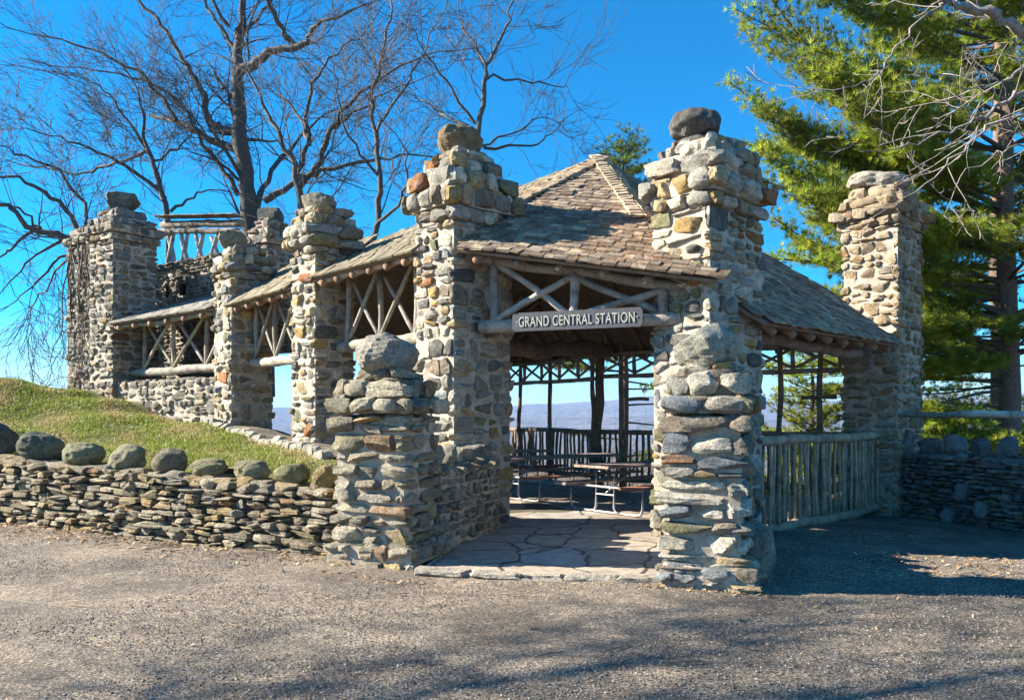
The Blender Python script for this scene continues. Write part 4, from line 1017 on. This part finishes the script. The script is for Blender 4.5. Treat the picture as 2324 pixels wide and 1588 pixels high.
bare_ = (np.sin(x*2.7+2*np.sin(y*1.9))*np.sin(y*3.3+x) > .62) & (rng.rand(n) < .8); hgt2 = np.where(bare_, .3, 1.); V[:,2,2] = z+hgt*hgt2
dry = (pt > .25)[:,None]; cl = np.where(dry, A3(.42,.34,.14), A3(.25,.29,.04))*rng.uniform(.65,1.35,(n,1))
a = Acc(); a.add(V.reshape(-1,3), None, np.arange(3*n).reshape(-1,3), np.repeat(cl,3,0)); tag(mk('grass', a, M_GRASSB, smooth=False), 'short half dry grass on the slope behind the low wall', 'grass', kind='stuff')
def specks(name, n, xr, yr, sz, pal, label, cat, mat, fz, flat=.6, cond=None, ypow=1.):
    x = rng.uniform(*xr, n); y = yr[0]+(yr[1]-yr[0])*rng.uniform(0,1,n)**ypow
    ok = (np.abs(x) < .68*y+.5)
    if cond is not None: ok &= cond(x,y)
    x, y = x[ok], y[ok]; n = len(x); z = fz(x,y)
    O = np.array([(1,0,0),(-.9,.2,0),(.1,1,0),(0,-1,.1),(0,.1,1),(0,0,-1)]); T = np.array([(0,2,4),(2,1,4),(1,3,4),(3,0,4),(2,0,5),(1,2,5),(3,1,5),(0,3,5)])
    s = sz[0]+(sz[1]-sz[0])*rng.uniform(0,1,n)**3; a_ = rng.uniform(0,6.28,n); ca, sa = np.cos(a_), np.sin(a_)
    P = O[None]*s[:,None,None]*rng.uniform(.6,1.2,(n,6,3)); P[:,:,2] *= flat
    X_ = P[:,:,0]*ca[:,None]-P[:,:,1]*sa[:,None]+x[:,None]; Y_ = P[:,:,0]*sa[:,None]+P[:,:,1]*ca[:,None]+y[:,None]; Z_ = P[:,:,2]+z[:,None]+s[:,None]*.15
    c = np.array(pal)[rng.randint(len(pal), size=n)]*rng.uniform(.7,1.3,(n,1))
    a = Acc(); a.add(np.stack([X_,Y_,Z_],2).reshape(-1,3), None, (T[None]+(np.arange(n)*6)[:,None,None]).reshape(-1,3), np.repeat(c,6,0))
    return tag(mk(name, a, mat, smooth=False), label, cat, kind='stuff')
yard = lambda x,y: (y < yf(x)-.1) & ~((x>-1.0)&(x<2.3)&(y>7.75-(x)*.1)) & (y < 12.0)
specks('pebbles', 150000, (-9,9), (4.2,12), (.004,.013), [(.34,.29,.23),(.25,.20,.15),(.12,.10,.085),(.42,.38,.33),(.20,.155,.11),(.08,.07,.065)], 'loose grit and small pebbles over the yard', 'pebbles', M_PEB, G, cond=yard, ypow=1.3)
def leaves(name, n, place, label, cat, pal, sz=(.02,.05)):
    a = Acc()
    for i in range(n):
        x, y, z = place(); s = rng.uniform(*sz); t = rng.uniform(0,6.28); e = A3(math.cos(t),math.sin(t),rng.normal(0,.25)); f = A3(-math.sin(t),math.cos(t),rng.normal(0,.25)); c = A3(x,y,z+.008)
        V = [c-e*s, c-f*s*.4+A3(0,0,.006), c+e*s+A3(0,0,rng.uniform(0,.02)), c+f*s*.4+A3(0,0,rng.uniform(0,.012))]
        a.add(V, [[0,1,2,3]], col=A3(*pal[rng.randint(len(pal))])*rng.uniform(.7,1.3))
    return tag(mk(name, a, M_LITTER, smooth=False), label, cat, kind='stuff')
LP = [(.36,.19,.08),(.42,.26,.12),(.28,.15,.07),(.48,.36,.22)]
def pl_wall():
    x = rng.uniform(-8,-1.6); y = yf(x)-.45-abs(rng.normal(0,.45)); return x, y, float(G(x,y))
def pl_posts():
    if rng.rand() < .5: x = rng.uniform(-2.0,-.6); y = 8.6-.55*(x+1.4)-.62-abs(rng.normal(0,.13))
    else: x = rng.uniform(1.2,2.7); y = 7.76-.4*(x-1.9)-.45-abs(rng.normal(0,.12))
    return x, y, float(G(x,y))
def pl_grass():
    while True:
        x = rng.uniform(-11,-2.2); y = yf(x)+rng.uniform(.2,6)
        if x+y < 9.7: return x, y, hz(x,y)+.015
def pl_yard():
    y = rng.uniform(4.6,8); x = rng.uniform(-.6*y,.6*y); return x, y, float(G(x,y))
def pl_right():
    y = rng.uniform(8,12); x = rng.uniform(.42*y,.62*y); return x, y, float(G(x,y))
leaves('leaf_litter', 160, pl_posts, 'brown leaves and bark bits at the feet of the gateposts', 'leaves', LP, (.012,.035))
leaves('leaf_litter', 700, pl_wall, 'dry brown leaves along the foot of the left wall', 'leaves', LP)
leaves('leaf_litter', 700, pl_grass, 'dead leaves strewn over the grass slope', 'leaves', LP, (.02,.04))
leaves('leaf_litter', 150, pl_yard, 'few leaves scattered over the open gravel', 'leaves', LP, (.012,.028))
leaves('leaf_litter', 350, pl_right, 'orange leaves in the shaded corner by the right wall', 'leaves', LP)
a = Acc()
for i in range(70):
    x,y,z = (pl_wall() if i%4 else pl_yard()); t = rng.uniform(-.6,.6); l = rng.uniform(.06,.28)
    tube(a, [A3(x,y,z+.01), A3(x+l*.5*math.cos(t),y+l*.5*math.sin(t),z+.022), A3(x+l*math.cos(t+.1),y+l*math.sin(t+.1),z+.012)], [.006,.005,.003], 4, A3(.30,.21,.13)*rng.uniform(.6,1.3))
tag(mk('twigs', a, M_BARK), 'thin broken twigs lying on the gravel', 'twigs', kind='stuff')
for vx, vy, s, lab in ((1675,1409,.035,'small tan stone lying alone on the gravel right of centre'),(1137,1271,.05,'pale loose stone lying on the gravel before the left gatepost')):
    Y = 1.6*1824.8/(vy-941.9) if vx > 1500 else 7.9; p = at(vx, vy, Y); p[2] = .01; a = Acc(); boulder(a, p, (s*2,s*1.4,s), .3, (.45,.35,.24), .7, 3, 8) 
    tag(mk('loose_stone', a, M_STONE, origin=tuple(p)), lab, 'stone')
# rusty pine needles lying on the front roof slope
a = Acc()
for i in range(700):
    q = FL+(FR-FL)*rng.uniform(.45,.8)+uF*abs(rng.normal(.9,.7))
    if (q-APX)@uF > -.2: continue
    t = rng.uniform(0,6.28); d = eF*math.cos(t)+uF*math.sin(t); s_ = np.cross(nF,d)*.003; c_ = q+nF*rng.uniform(.065,.085); l = rng.uniform(.05,.10)
    a.add([c_-s_, c_+s_, c_+d*l+s_, c_+d*l-s_], [[0,1,2,3]], col=A3(.42,.20,.08)*rng.uniform(.7,1.3))
o = mk('fallen_needles', a, M_LITTER, smooth=False); tag(o, 'rusty pine needles lying on the front roof slope', 'needles', kind='stuff')

# ---------------------------------------------------------------- haze
hz_ = Acc(); hz_.add(boxv(A3(0,0,30), A3(1,0,0), A3(0,1,0), A3(0,0,1), 19000, 19000, 420), BOXQ)
hm_ = bpy.data.materials.new('haze'); hm_.use_nodes = True; nt = hm_.node_tree; nt.nodes.clear()
pv = nt.nodes.new('ShaderNodeVolumePrincipled'); pv.inputs['Color'].default_value = (.38,.60,1,1); pv.inputs['Density'].default_value = .00010
ou = nt.nodes.new('ShaderNodeOutputMaterial'); nt.links.new(pv.outputs[0], ou.inputs['Volume'])
tag(mk('haze', hz_, hm_, smooth=False), 'thin blue air over the far valley', 'haze', kind='stuff')
for o in bpy.data.objects:
    if '_b' in o: del o['_b']
